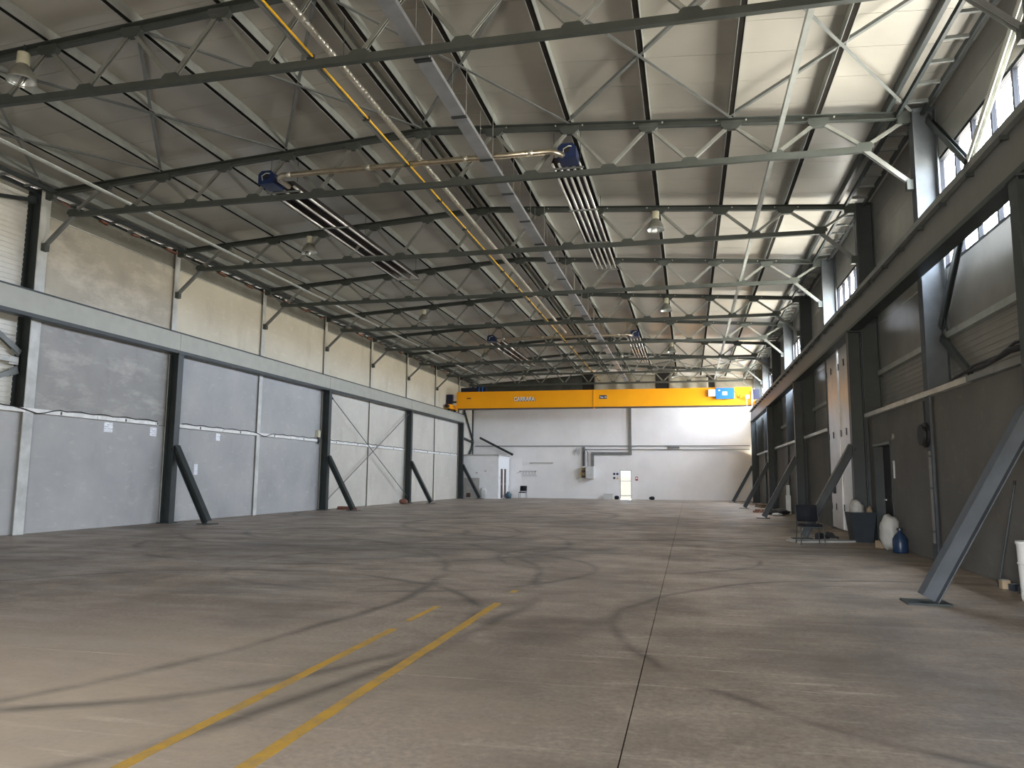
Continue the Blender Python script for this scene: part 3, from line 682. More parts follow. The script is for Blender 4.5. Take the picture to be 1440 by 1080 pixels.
# cable tray
o = empty('cable_tray', (-4.08, 5.0, 8.275)); tag(o, 'flat grey metal cable tray hung lengthwise right of the ridge', 'cable tray')
for k in range(24):
    y0 = k * 2.0
    MB().bar((0, y0 + 0.02, 0), (0, y0 + 1.98, 0), [(-0.13, -0.03), (0.13, -0.03), (0.13, 0.05), (0.122, 0.05), (0.122, -0.022), (-0.122, -0.022), (-0.122, 0.05), (-0.13, 0.05)]).build('tray_section', 'tray_zinc', o)
    MB().box(-0.145, 0.145, y0 - 0.05, y0 + 0.05, -0.045, -0.031).build('support_bracket', 'dark_steel', o)
    for s in (-1, 1): MB().tube([(s*0.14, y0, -0.02), (s*0.14, y0, 1.1)], 0.005, 5).build('hanger_rod', 'bright_zinc', o)
# radiant heaters with blue burner boxes
def heater(x0, x1, y, bxx, label, ntube):
    o = empty('radiant_heater', ((x0 + x1) / 2, y, 8.47)); w = x1 - x0; L = 9.1
    tag(o, label, 'heater', 'radiant tube heaters')
    m = 2
    for j in range(m):
        a = -w/2 + j * w / m; b = a + w / m - 0.05
        MB().bar(((a + b) / 2, 0.35, 0.10), ((a + b) / 2, L, 0.10), [(-(b-a)/2, -0.08), (-(b-a)/2 + 0.01, -0.08), (-(b-a)/2 + 0.07, 0.06), ((b-a)/2 - 0.07, 0.06), ((b-a)/2 - 0.01, -0.08), ((b-a)/2, -0.08), ((b-a)/2 - 0.06, 0.07), (-(b-a)/2 + 0.06, 0.07)]).build('reflector_hood', 'heater_dark', o)
    for j in range(ntube):
        xx = -w/2 + 0.05 + j * (w - 0.12) / (ntube - 1)
        MB().tube([(xx, 0.3, 0), (xx, L - 0.1, 0)], 0.032, 10).build('radiant_tube', 'heater_tube', o, smooth=True)
    for yy in (0.45, 3.2, 6.0, L - 0.1): MB().box(-w/2 - 0.02, w/2 + 0.02, yy - 0.025, yy + 0.025, -0.065, -0.035).build('cross_bracket', 'column_grey', o)
    for yy in (0.45, 4.5, L - 0.3):
        for s in (-1, 1): MB().tube([(s*w*0.42, yy, 0.17), (s*w*0.42, yy, 0.80)], 0.007, 5).build('hanger_rod', 'dark_steel', o)
    bb = bxx - (x0 + x1) / 2
    bu = MB().poly_prism([(bb - 0.20, -0.10), (bb + 0.20, -0.10), (bb + 0.20, 0.14), (bb + 0.12, 0.22), (bb - 0.12, 0.22), (bb - 0.20, 0.14)], 'y', -0.25, 0.25).build('burner_box', 'burner_blue', o)
    MB().tube([(bb, -0.27, 0.08), (bb, -0.25, 0.08)], 0.07, 14).build('burner_inlet', 'black_rubber', bu)
    MB().tube([(bb - 0.08, -0.26, -0.02), (bb - 0.06, -0.33, 0.06), (bb + 0.05, -0.33, 0.12), (bb + 0.1, -0.26, 0.14)], 0.012, 6).build('burner_hose', 'bright_zinc', bu)
for i, dy in enumerate((0.0, 4 * BAY)):
    far = ('near', 'far')[i]
    heater(-9.98, -9.12, 15.75 + dy, -9.62, ('long tube heater with blue burner under the left roof slope, %s pair' % ('nearer' if i == 0 else 'farther')), 3)
    heater(-2.88, -2.16, 15.75 + dy, -2.42, ('long tube heater with blue burner under the right roof slope, %s pair' % ('nearer' if i == 0 else 'farther')), 5)
    f = empty('flue_pipe', (XC, 15.25 + dy, 8.42)); tag(f, 'brassy cross pipe joining the %s pair of tube heaters' % ('nearer' if i == 0 else 'farther'), 'pipe', 'heater cross pipes')
    a, b = -9.05 - XC, -2.72 - XC
    pts = [(a - 0.22, 0.70, 0.02), (a - 0.21, 0.25, 0.01), (a - 0.12, 0.08, -0.01), (a, 0, 0)] + [(a + (b - a) * q / 6, 0, 0) for q in range(1, 6)] + [(b, 0, 0), (b + 0.12, 0.08, -0.02), (b + 0.2, 0.25, 0.01), (b + 0.21, 0.70, 0.02)]
    MB().tube(pts, 0.062, 14).build('pipe', 'pipe_brass', f, smooth=True)
    for q in (0.03, 0.34, 0.70, 0.93): MB().tube([(a + (b-a)*q - 0.05, 0, 0), (a + (b-a)*q + 0.05, 0, 0)], 0.068, 14).build('pipe_collar', 'duct_metal', f, smooth=True)
    MB().tube([(a + 0.1, -0.03, -0.076), (0.2, -0.03, -0.076), (b - 0.1, -0.03, -0.076)], 0.010, 8).build('gas_branch', 'pipe_brass', f)

# bell lamps
def make_lamp():
    o = empty('bell_lamp')
    MB().lathe([(0.0, 0.0), (0.10, 0.0), (0.105, -0.02), (0.105, -0.20), (0.085, -0.24), (0.0, -0.24)], n=18).build('ballast_housing', 'lamp_cap', o, smooth=True)
    MB().tube([(0, 0, -0.01), (0, 0, 0.16)], 0.015, 8).build('hook', 'dark_steel', o)
    MB().lathe([(0.0, -0.22), (0.09, -0.22), (0.13, -0.27), (0.19, -0.36), (0.225, -0.45), (0.235, -0.52), (0.245, -0.535)], n=24).build('shade', 'lamp_shell', o, smooth=True)
    MB().lathe([(0.243, -0.535), (0.215, -0.45), (0.18, -0.36), (0.12, -0.27), (0.0, -0.25)], n=24).build('reflector', 'lamp_inner', o, smooth=True)
    MB().lathe([(0.0, -0.42), (0.04, -0.40), (0.05, -0.34), (0.03, -0.26), (0.0, -0.26)], n=12).build('bulb', 'white_plastic', o, smooth=True)
    return o
lamp0 = make_lamp(); first = True
for i, k in enumerate((-1, 1, 3, 5, 7)):
    for side, x in (('left', -11.42), ('right', -0.76)):
        if k == -1 and side == 'right': continue
        l = lamp0 if first else copy_tree(lamp0); first = False
        l.location = (x, TY(k) - 0.14, chord_z(x) - 0.14)
        tag(l, 'grey bell-shaped hall lamp hanging under the %s roof slope, %s' % (side, nth(i if side == 'left' else i - 1)), 'lamp', 'bell lamps')

# ------------------------------------------------------------------ left wall services
for i, (a, b) in enumerate(((11.0, 20.75), (21.75, 31.45), (32.1, 42.1), (42.7, 52.7))):
    o = empty('cable_trunking', (WL + 0.02, a, 3.10)); tag(o, 'white cable trunking strip along the left concrete wall, ' + nth(i, 'stretch from the camera'), 'trunking', 'white trunking on the left wall')
    y = 0
    while y < b - a - 0.1:
        L = min(2.4, b - a - y)
        s = MB().box(0.0, 0.07, y + 0.01, y + L - 0.01, -0.055, 0.055).build('trunk_section', 'white_trunk', o)
        MB().box(0.07, 0.078, y + L*0.45, y + L*0.45 + 0.05, -0.04, 0.04).build('socket', 'dark_steel', s)
        y += L
    pts = [(0.09, q * (b - a - 0.2) / 40 + 0.1, 0.075 + 0.02 * math.sin(q * 1.7) - (0.12 * max(0, math.sin((q - 18) / 6 * math.pi)) if 18 < q < 24 and i < 2 else 0)) for q in range(41)]
    MB().tube(pts, 0.014, 6).build('loose_cable', 'black_rubber', o)
def paper(label, loc, w, h, normal, mat='paper_print', tilt=0.0):
    o = empty('paper_notice', loc, (tilt if normal == 'x' else 0, 0, 0)); tag(o, label, 'paper')
    if normal == 'x':
        MB().box(0, 0.003, -w/2, w/2, -h/2, h/2).build('sheet', mat, o)
    elif normal == '-x':
        MB().box(-0.003, 0, -w/2, w/2, -h/2, h/2).build('sheet', mat, o)
    else:
        MB().box(-w/2, w/2, -0.003, 0, -h/2, h/2).build('sheet', mat, o)
    MB().box(*( (0.003, 0.005) if normal == 'x' else (-0.005, -0.003) if normal == '-x' else (-0.02, 0.02)), *((-0.03, 0.03) if normal != 'y' else (-0.005, -0.003)), h/2 - 0.03, h/2).build('tape', 'white_plastic', o)
paper('larger square white notice below the left wall trunking', (WL + 0.004, 18.72, 2.86), 0.34, 0.28, 'x')
paper('white notice on the left wall just before the nearest crane column', (WL + 0.004, 20.62, 2.84), 0.30, 0.27, 'x')
paper('small white notice under the second stretch of left trunking', (WL + 0.004, 24.0, 2.86), 0.24, 0.26, 'x')
paper('narrow white sheet low on the left wall behind the nearest strut', (WL + 0.004, 22.85, 1.70), 0.20, 0.36, 'x')
o = empty('junction_box', (WL + 0.14, TY(3) - 0.42, 3.40)); tag(o, 'cream junction box beside the second left crane column', 'electrical box')
MB().box(-0.14, 0, -0.12, 0.12, -0.16, 0.16).build('box_body', 'lamp_cap', o)
for q in range(4): MB().tube([(-0.06, -0.09 + 0.06*q, -0.16), (-0.05, -0.09 + 0.06*q, -0.3), (-0.06, -0.05 + 0.04*q, -0.42 - 0.05*(q % 2))], 0.012, 6).build('cable', 'black_rubber', o)
XRD = XC - CD + 0.05
for lab, a, b in (('thin wall cross rod falling away from the second left crane column', (XRD, TY(3) + 0.16, 5.2), (XRD, TY(5) - 0.16, 0.35)), ('thin wall cross rod rising away from the second left crane column', (XRD - 0.06, TY(3) + 0.16, 0.35), (XRD - 0.06, TY(5) - 0.16, 5.2))):
    o = empty('brace_rod', a); tag(o, lab, 'rod'); d = Vector(b) - Vector(a)
    MB().tube([(0, 0, 0), tuple(d)], 0.022, 8).build('rod', 'column_grey', o)
    for q in (0.015, 0.985): MB().tube([tuple(d * (q - 0.012)), tuple(d * (q + 0.012))], 0.04, 8).build('turnbuckle', 'dark_steel', o)

# ------------------------------------------------------------------ right wall services
o = empty('wall_pipe', (WR - 0.05, TY(-2), 3.16)); tag(o, 'pale capping pipe along the top of the near right concrete wall', 'pipe')
y = 0
while y < TY(1) - TY(-2) - 0.3:
    MB().bar((0, y + 0.012, 0), (0, y + 1.18, 0), prof_box(0.12, 0.10)).build('pipe_section', 'bright_zinc' if y > 8 else 'column_grey', o); y += 1.2
o = empty('wall_pipe', (WR - 0.05, 26.7, 3.16)); tag(o, 'pale capping pipe along the far right concrete wall beyond the folding door', 'pipe')
y = 0
while y < Y_BACK - 27.9: MB().bar((0, y + 0.012, 0), (0, y + 1.78, 0), prof_box(0.12, 0.10)).build('pipe_section', 'bright_zinc', o); y += 1.8
o = empty('black_hose', (WR - 0.10, 11.2, 3.32)); tag(o, 'bundle of black hose lying along the near right wall top', 'hose')
MB().tube([(0, -0.3, -0.03), (0.02, 0.2, 0.0), (0, 0.7, 0.03), (-0.02, 1.1, -0.03), (0.02, 1.8, -0.05), (0.0, 2.6, -0.04), (0.02, 3.2, -0.07)], [0.03, 0.045, 0.05, 0.035, 0.03, 0.026, 0.02], 12).build('hose', 'black_rubber', o, smooth=True)
MB().tube([(0.05, -0.3, 0.03), (-0.03, 0.4, 0.09), (0.05, 1.2, 0.03), (-0.03, 2.0, 0.0), (0.05, 2.9, -0.04)], 0.022, 8).build('hose_coil', 'black_rubber', o, smooth=True)
for lab, y, z, r in (('black round cable drum on the right wall below the capping pipe', 16.0, 2.38, 0.24), ('black round fitting at the end of the right wall girt', 15.75, 4.12, 0.19)):
    o = empty('cable_drum', (XR - 0.013 if z < 3 else SR - 0.12, y + (0 if z < 3 else 0.58), z)); tag(o, lab, 'cable drum')
    MB().tube([(0.0, 0, 0), (-0.05, 0, 0)], r, 22).build('back_disc', 'black_rubber', o)
    MB().tube([(-0.05, 0, 0), (-0.10, 0, 0)], r * 0.6, 18).build('hub', 'dark_steel', o)
    MB().tube([(-0.10, 0, 0), (-0.115, 0, 0)], r * 0.85, 22).build('front_disc', 'black_rubber', o)
    if z < 3: MB().tube([(-0.02, 0, r * 0.9), (-0.02, 0.02, 0.66)], 0.014, 6).build('cable', 'black_rubber', o)
o = empty('wall_conduit', (XR - 0.028, 15.86, 0.35)); tag(o, 'faint grey conduit strip running down the right concrete wall below the drum', 'conduit')
MB().box(-0.03, 0.015, -0.05, 0.05, 0, 1.72).build('conduit', 'concrete_right', o)
for z in (0.2, 1.0, 1.6): MB().box(-0.04, 0.012, -0.09, 0.09, z, z + 0.04).build('clip', 'dark_steel', o)
paper('narrow white paper strip on the right wall beside the dark doorway', (WR - 0.004, 18.85, 1.76), 0.15, 0.40, '-x', 'paper_plain')
o = empty('door_buzzer', (WR - 0.002, 18.75, 2.5)); tag(o, 'small pale round buzzer above the right wall doorway corner', 'buzzer')
MB().tube([(0, 0, 0), (-0.05, 0, 0)], 0.075, 16).build('housing', 'lamp_shell', o); MB().tube([(-0.05, 0, 0), (-0.065, 0, 0)], 0.04, 12).build('button', 'dark_steel', o)

# ------------------------------------------------------------------ back wall services
YB = Y_BACK - 0.02
def conduit(name, label, pts, prof, mat):
    o = empty(name, (pts[0][0], YB, pts[0][1])); tag(o, label, 'conduit')
    for (a, b), (c, d) in zip(pts[:-1], pts[1:]):
        MB().bar((a - pts[0][0], -0.05, b - pts[0][1]), (c - pts[0][0], -0.05, d - pts[0][1]), prof, (0, -1, 0)).build('conduit_run', mat, o)
    for (a, b) in pts[1:-1]: MB().cbox((a - pts[0][0], -0.05, b - pts[0][1]), (prof[1][0]*2 + 0.02,) * 1 + (0.10, prof[1][0]*2 + 0.02)).build('elbow', mat, o)
conduit('wall_conduit', 'thin grey conduit running the full width of the white end wall', [(SL + 0.6, 3.93), (SR - 0.6, 3.93)], prof_box(0.05, 0.05), 'column_grey')
conduit('wall_conduit', 'lower thin conduit on the right half of the white end wall', [(-7.5, 3.66), (SR - 0.6, 3.66)], prof_box(0.05, 0.05), 'column_grey')
conduit('cable_duct', 'wide grey cable duct dropping to the electrical cabinet on the end wall', [(-4.16, 7.6), (-4.16, 3.36), (-6.95, 3.36), (-6.95, 2.42)], prof_box(0.20, 0.08), 'column_grey')
conduit('cable_duct', 'narrow dark cable duct above the cabinet fuse boxes', [(-7.62, 3.85), (-7.62, 2.42)], prof_box(0.20, 0.10), 'column_grey')
o = empty('conduit_cover', (-1.0, YB - 0.03, 3.80)); tag(o, 'short dark cover box on the end wall conduits', 'electrical box')
MB().box(-0.4, 0.4, -0.04, 0.03, -0.06, 0.06).build('cover', 'column_grey', o); MB().box(-0.42, -0.36, -0.05, 0.03, -0.07, 0.07).build('clamp', 'dark_steel', o)
o = empty('electrical_cabinet', (-7.3, YB, 1.50)); tag(o, 'grey electrical cabinet with stacked fuse boxes on the end wall', 'cabinet')
MB().box(-0.12, 0.48, -0.55, 0.0, 0, 0.90).build('cabinet_body', 'cabinet_grey', o)
MB().box(-0.09, 0.45, -0.565, -0.55, 0.03, 0.87).build('cabinet_door', 'cabinet_grey', o)
for q in range(4): MB().box(-0.42, -0.14, -0.42, 0, 0.06 + q*0.20, 0.22 + q*0.20).build('fuse_box', 'cardboard' if q % 2 else 'brown_wood', o)
MB().box(-0.62, -0.44, -0.30, 0, 0.02, 0.8).build('side_box', 'lamp_cap', o)
MB().poly_prism([(-0.60, 0.28), (-0.46, 0.28), (-0.53, 0.44)], 'y', -0.315, -0.305).build('warning_sign', 'gas_yellow', o)
MB().tube([(-0.3, -0.2, 0.9), (-0.3, -0.15, 1.9), (-0.15, -0.12, 2.2), (0.0, -0.12, 1.9), (0.02, -0.2, 0.9)], 0.03, 8).build('cable', 'black_rubber', o)
for q in range(6):
    MB().tube([(-0.7 - q*0.06, -0.05, 2.3 - 0.1*(q % 3)), (-0.62 - q*0.08, -0.09, 2.1), (-0.7 - q*0.09, -0.05, 1.7 + 0.09*(q % 4))], 0.014, 6).build('loose_wire', 'column_grey', o)
for i, (x, z, m, lab) in enumerate(((-5.36, 1.88, 'paper_print', 'upper-left printed notice by the bright end-wall door'), (-5.13, 1.88, 'paper_print', 'upper-right printed notice by the bright end-wall door'), (-5.36, 1.58, 'paper_print', 'lower-left printed notice by the bright end-wall door'))):
    paper(lab, (x, YB + 0.018, z), 0.2, 0.26, 'y', m)
    MB().box(-0.08, 0.08, -0.005, -0.003, -0.10, 0.05).build('pictogram', 'logo_navy', bpy.context.scene.objects[list(col.objects.keys())[-1]].parent)
o = empty('warning_sign', (-5.13, YB + 0.018, 1.56)); tag(o, 'small yellow warning triangle sign by the bright end-wall door', 'sign')
MB().box(-0.11, 0.11, -0.004, 0, -0.12, 0.12).build('sign_board', 'white_plastic', o); MB().poly_prism([(-0.08, -0.08), (0.08, -0.08), (0, 0.07)], 'y', -0.007, -0.004).build('triangle', 'gas_yellow', o)
o = empty('red_sign', (-3.72, YB + 0.018, 1.52)); tag(o, 'small red sign right of the bright end-wall door', 'sign')
MB().box(-0.10, 0.10, -0.006, 0, -0.14, 0.14).build('sign_board', 'red_plastic', o); MB().box(-0.07, 0.07, -0.009, -0.006, -0.03, 0.09).build('sign_print', 'logo_white', o)
o = empty('wall_shelf', (-10.85, YB - 0.06, 2.65)); tag(o, 'thin grey horizontal bar on the white end wall', 'bar')
MB().box(-0.9, 0.9, -0.02, 0.04, -0.03, 0.03).build('bar', 'board_grey', o)
for s in (-0.8, 0.8): MB().box(s - 0.02, s + 0.02, -0.01, 0.08, -0.06, 0.0).build('bracket', 'column_grey', o)
o = empty('coat_rack', (-12.0, YB - 0.06, 2.0)); tag(o, 'thin wire coat rack on the end wall beside the white booth', 'rack')
MB().tube([(-0.75, 0, -0.15), (-0.5, 0, 0), (0.75, 0, 0.02)], 0.014, 6).build('rail', 'column_grey', o)
for q in (-0.5, 0.7): MB().box(q - 0.03, q + 0.03, -0.01, 0.07, -0.03, 0.04).build('wall_plate', 'column_grey', o)
for q in range(5): MB().tube([(-0.25 + q*0.23, 0, 0), (-0.25 + q*0.23, -0.03, -0.32), (-0.17 + q*0.23, -0.06, -0.36), (-0.12 + q*0.23, -0.03, -0.28)], 0.012, 6).build('hook', 'column_grey', o)
for lab, a, b, m in (('dark pipe slanting down behind the white booth roof', (-15.6, YB - 0.45, 4.55), (-13.0, YB - 0.35, 3.25), 'dark_steel'),):
    o = empty('slanting_pipe', a); tag(o, lab, 'pipe'); d = Vector(b) - Vector(a)
    MB().tube([(0, 0, 0), tuple(d)], 0.085, 10).build('pipe', m, o); MB().tube([tuple(d * 0.97), tuple(d)], 0.10, 10).build('pipe_collar', m, o)
for lab, a, b in (('dark steel brace rising to the corner column behind the booth', (XL + 0.05, 54.0, 6.6), (XL + 0.05, 56.6, 4.3)), ('dark steel brace from the last left crane column to the corner', (XL + 0.05, 53.2, 5.0), (XL + 0.05, 54.3, 6.6)), ('dark level rail between last crane column and corner column', (XL + 0.08, 53.2, 4.45), (XL + 0.08, 56.6, 4.2)), ('dark lower corner brace just above the booth roof', (XL + 0.05, 55.7, 3.25), (XL + 0.05, 56.6, 4.1))):
    brace(lab, a, b, prof_C(0.12, 0.09, 0.012), 'dark_steel')
# drapes closing the gable above the end wall panels
def drape(name, label, x0, x1, z0, z1, mat, amp, fold):
    n, m = max(12, int((x1 - x0) * 7)), 10; v, f = [], []
    for i in range(n + 1):
        for j in range(m + 1):
            u, w = i / n, j / m; x = x0 + u * (x1 - x0)
            z = z0 + w * (min(z1, roof_z(x) - 0.32) - z0) - 0.10 * math.sin(u * math.pi * 3) * (1 - w)
            y = Y_BACK - 0.012 - amp * (1 + math.sin(x * fold + 1.2 * w + math.sin(x * 1.3) * 1.5)) * (0.35 + 0.65 * (1 - w))
            v.append((x, y, z))
    for i in range(n):
        for j in range(m): a = i*(m+1)+j; f.append((a, a+m+1, a+m+2, a+1))
    b = MB(); b.v, b.f = v, f
    o = b.build(name, mat, smooth=True); sol = o.modifiers.new('thickness', 'SOLIDIFY'); sol.thickness = 0.006; tag(o, label, 'sheet'); return o
drape('plastic_sheet', 'dark plastic sheet closing the gable above the crane at left', SL + 0.62, -7.55, 7.6, 9.9, 'tarp_dark', 0.05, 3.0)
drape('plastic_sheet', 'grey draped plastic sheet in the gable right of the ridge', -6.80, -2.10, 7.6, 9.9, 'tarp_pale', 0.13, 3.4)
drape('plastic_sheet', 'pale draped plastic sheet in the gable at far right', -1.30, 1.55, 7.6, 9.9, 'tarp_pale', 0.13, 3.9)
drape('plastic_sheet', 'grey plastic sheet at the right end of the gable', 2.0, SR - 0.2, 7.6, 9.9, 'tarp_pale', 0.10, 3.1)
for i, (a, b) in enumerate(((-7.55, -6.8), (-2.1, -1.3), (1.55, 2.0))):
    MB().box(a - 0.15, b + 0.15, Y_BACK - 0.06, Y_BACK + 0.05, 7.78, roof_z(a) - 0.15).build('dark_gap', 'black_rubber', wb)

# white booth in the left corner
o = empty('white_booth', (-14.75, 55.1, 0)); tag(o, 'white box-shaped booth with two narrow brown doors in the far left corner', 'booth')
bw, b0, b1, bh = 1.42, -1.65, 1.75, 3.06
MB().box(-bw, bw, b0, b0 + 0.08, 0, bh).build('front_wall', 'booth_white', o)
MB().box(bw - 0.08, bw, b0 + 0.08, b1, 0, bh).build('side_wall', 'booth_white', o)
MB().box(-bw - 0.02, bw + 0.04, b0 - 0.05, b1, bh, bh + 0.12).build('roof', 'board_grey', o)
MB().box(bw, bw + 0.05, b0 - 0.05, b1, bh - 0.10, bh).build('fascia', 'booth_white', o)
for (a, b) in ((-0.95, -0.45), (0.15, 0.60)):
    dd = MB().box(bw, bw + 0.03, a, b, 0.05, 2.15).build('booth_door', 'door_brown', o)
    MB().cbox((bw + 0.045, a + 0.06, 1.05), (0.03, 0.04, 0.12)).build('handle', 'bright_zinc', dd)
MB().cbox((bw + 0.01, b0 + 0.25, 1.5), (0.03, 0.10, 0.16)).build('light_switch', 'cabinet_grey', o)
for (x, z) in ((-0.2, 1.85), (0.45, 1.98)): MB().cbox((x, b0 - 0.01, z), (0.14, 0.03, 0.08)).build('wall_vent', 'board_grey', o)
o = empty('grey_board', (-15.3, 53.30, 0)); tag(o, 'grey building board leaning on the front of the white booth', 'board')
MB().bar((0, -0.05, 0.0), (0, 0.10, 1.48), prof_box(1.15, 0.03), (0, -1, 0)).build('board', 'board_grey', o)
MB().cbox((-0.2, -0.06, 0.25), (0.3, 0.03, 0.3)).build('dark_patch', 'brown_wood', o)
# ------------------------------------------------------------------ chairs
def rbox(c, d, r=0.02):
    bm = bmesh.new(); bmesh.ops.create_cube(bm, size=1.0)
    bmesh.ops.scale(bm, vec=d, verts=bm.verts); bmesh.ops.bevel(bm, geom=list(bm.edges), offset=r, segments=2, affect='EDGES')
    bmesh.ops.translate(bm, vec=c, verts=bm.verts); return bm
def bm_build(bm, name, mat, parent, rot=None):
    me = bpy.data.meshes.new(name); bm.to_mesh(me); bm.free(); me.materials.append(MAT[mat])
    for p in me.polygons: p.use_smooth = True
    return place(name, me, parent)
def chair(loc, rz, label):
    o = empty('visitor_chair', loc, (0, 0, rz)); tag(o, label, 'chair', 'black chairs')
    bm = rbox((0, 0, 0.45), (0.50, 0.46, 0.06), 0.025); bm_build(bm, 'seat', 'black_fabric', o)
    bm = rbox((0, 0, 0), (0.50, 0.045, 0.40), 0.02)
    bmesh.ops.rotate(bm, cent=(0, 0, 0), matrix=Matrix.Rotation(math.radians(-10), 3, 'X'), verts=bm.verts); bmesh.ops.translate(bm, vec=(0, 0.27, 0.72), verts=bm.verts)
    bm_build(bm, 'backrest', 'black_fabric', o)
    for s in (-1, 1):
        MB().tube([(s*0.27, -0.22, 0.0), (s*0.25, -0.20, 0.44)], 0.013, 8).build('leg', 'dark_steel', o)
        MB().tube([(s*0.27, 0.26, 0.0), (s*0.25, 0.21, 0.44), (s*0.25, 0.31, 0.90)], 0.013, 8).build('leg', 'dark_steel', o)
    MB().bar((-0.25, 0.22, 0.42), (0.25, 0.22, 0.42), prof_box(0.02, 0.02)).build('frame_bar', 'dark_steel', o)
    MB().bar((-0.25, -0.20, 0.41), (0.25, -0.20, 0.41), prof_box(0.02, 0.02)).build('frame_bar', 'dark_steel', o)
chair((2.78, 19.35, 0), math.radians(6), 'black padded chair standing on the floor by the second right crane column')
chair((-12.1, 56.1, 0), 0.0, 'small black chair against the white end wall beside the booth')

# ------------------------------------------------------------------ rubbish and small things
def blob(name, part, label, cat, loc, size, mat, seed=0, parent=None, extra=None):
    rnd = random.Random(seed); bm = bmesh.new(); bmesh.ops.create_icosphere(bm, subdivisions=3, radius=1.0)
    ph = [rnd.uniform(0, 6) for _ in range(6)]
    for v in bm.verts:
        c = v.co; k = 1 + 0.10*math.sin(5*c.x + ph[0]) * math.sin(4*c.y + ph[1]) + 0.07*math.sin(9*c.z + ph[2] + 3*c.x) + 0.05*math.sin(13*c.y + ph[3])
        v.co = Vector((c.x*size[0]*k, c.y*size[1]*k, max(-size[2], c.z*size[2]*k*1.1)))
    zmin = min(v.co.z for v in bm.verts)
    for v in bm.verts: v.co.z -= zmin
    if parent is None:
        o = empty(name, loc); tag(o, label, cat); off = (0, 0, 0)
    else: o, off = parent, loc
    c = bm_build(bm, part, mat, o); c.location = off
    return o
blob('insulation_scrap', 'scrap', 'crumpled pale insulation scrap beside the grey board at the booth', 'insulation', (-14.42, 53.33, 0), (0.26, 0.07, 0.40), 'cabinet_grey', 31)
o = empty('waste_bin', (4.16, 20.66, 0), (0, 0, 0.1)); tag(o, 'dark square waste bin overflowing with plastic bags by the folding door', 'bin')
b = MB(); b.v = [(-0.22, -0.2, 0), (0.22, -0.2, 0), (0.22, 0.2, 0), (-0.22, 0.2, 0), (-0.30, -0.27, 0.72), (0.30, -0.27, 0.72), (0.30, 0.27, 0.72), (-0.30, 0.27, 0.72), (-0.27, -0.24, 0.72), (0.27, -0.24, 0.72), (0.27, 0.24, 0.72), (-0.27, 0.24, 0.72), (-0.22, -0.2, 0.3), (0.22, -0.2, 0.3), (0.22, 0.2, 0.3), (-0.22, 0.2, 0.3)]
b.f = [(3, 2, 1, 0)] + [(i, (i+1) % 4, 4+(i+1) % 4, 4+i) for i in range(4)] + [(4+i, 4+(i+1) % 4, 8+(i+1) % 4, 8+i) for i in range(4)] + [(8+i, 8+(i+1) % 4, 12+(i+1) % 4, 12+i) for i in range(4)] + [(12, 13, 14, 15)]
b.build('bin_body', 'bin_dark', o); MB().box(-0.32, 0.32, -0.29, -0.265, 0.68, 0.73).build('bin_rim', 'bin_dark', o)
blob('plastic_bag', 'bag', 'crumpled pale plastic bag on top of the dark waste bin', 'bag', (4.08, 20.66, 0.58), (0.17, 0.19, 0.22), 'bag_plastic', 3)
blob('plastic_bag', 'bag', 'smaller brownish plastic bag on the right of the waste bin top', 'bag', (4.36, 20.64, 0.60), (0.07, 0.12, 0.13), 'cardboard', 5)
blob('rubbish_sack', 'sack', 'tall pale rubbish sack standing against the right wall', 'bag', (4.27, 18.35, 0), (0.20, 0.24, 0.37), 'bag_plastic', 8)
o = empty('water_jug', (4.33, 17.75, 0)); tag(o, 'dark blue plastic jug standing beside the pale rubbish sack', 'jug')
MB().lathe([(0, 0), (0.14, 0), (0.15, 0.03), (0.15, 0.28), (0.09, 0.38), (0.045, 0.42), (0.045, 0.46), (0, 0.46)], n=16).build('jug_body', 'blue_plastic', o, smooth=True)
MB().lathe([(0, 0.46), (0.055, 0.46), (0.055, 0.51), (0, 0.51)], n=12).build('cap', 'bin_dark', o)
o = empty('cardboard_box', (4.28, 18.95, 0), (0, 0, 0.4)); tag(o, 'small torn brown carton on the floor left of the pale sack', 'box')
MB().box(-0.13, 0.13, -0.12, 0.12, 0, 0.16).build('carton', 'cardboard', o); MB().bar((0.13, 0, 0.16), (0.22, 0, 0.20), prof_box(0.22, 0.008)).build('flap', 'cardboard', o)
o = empty('flat_board', (3.15, 20.3, 0.0), (0, 0, 0.35)); tag(o, 'pale flat board lying on the floor before the waste bin', 'board')
MB().box(-0.75, 0.75, -0.28, 0.28, 0, 0.035).build('board', 'board_grey', o); MB().box(-0.75, 0.75, -0.28, -0.25, 0.035, 0.06).build('edge_strip', 'column_grey', o)
for i, (x, y, r) in enumerate(((3.35, 21.2, 0.3), (3.62, 21.5, -0.5), (3.2, 20.9, 1.1))):
    o = empty('work_shoe', (x, y, 0), (0, 0, r)); tag(o, ('black work shoe lying on the floor left of the bin', 'black work shoe nearest the folding door', 'black work shoe closest to the visitor chair')[i], 'shoe')
    MB().poly_prism([(-0.15, 0.0), (0.15, 0.0), (0.15, 0.05), (0.06, 0.08), (0.0, 0.15), (-0.13, 0.17), (-0.15, 0.10)], 'y', -0.05, 0.05).build('upper', 'black_rubber', o)
    MB().box(-0.155, 0.155, -0.053, 0.053, -0.0, 0.018).build('sole', 'column_grey', o)
o = empty('white_barrel', (4.27, 11.09, 0)); tag(o, 'white plastic barrel cut by the right edge of the photo', 'barrel')
MB().lathe([(0, 0), (0.165, 0), (0.175, 0.04), (0.195, 0.70), (0.205, 0.72), (0.205, 0.75), (0.185, 0.75), (0.165, 0.10), (0, 0.10)], n=24).build('barrel_body', 'white_plastic', o, smooth=True)
MB().lathe([(0.187, 0.45), (0.20, 0.47), (0.189, 0.49)], n=24).build('hoop', 'white_plastic', o)
o = empty('wooden_pole', (4.335, 12.53, 0)); tag(o, 'thin dark pole leaning against the near right wall', 'pole')
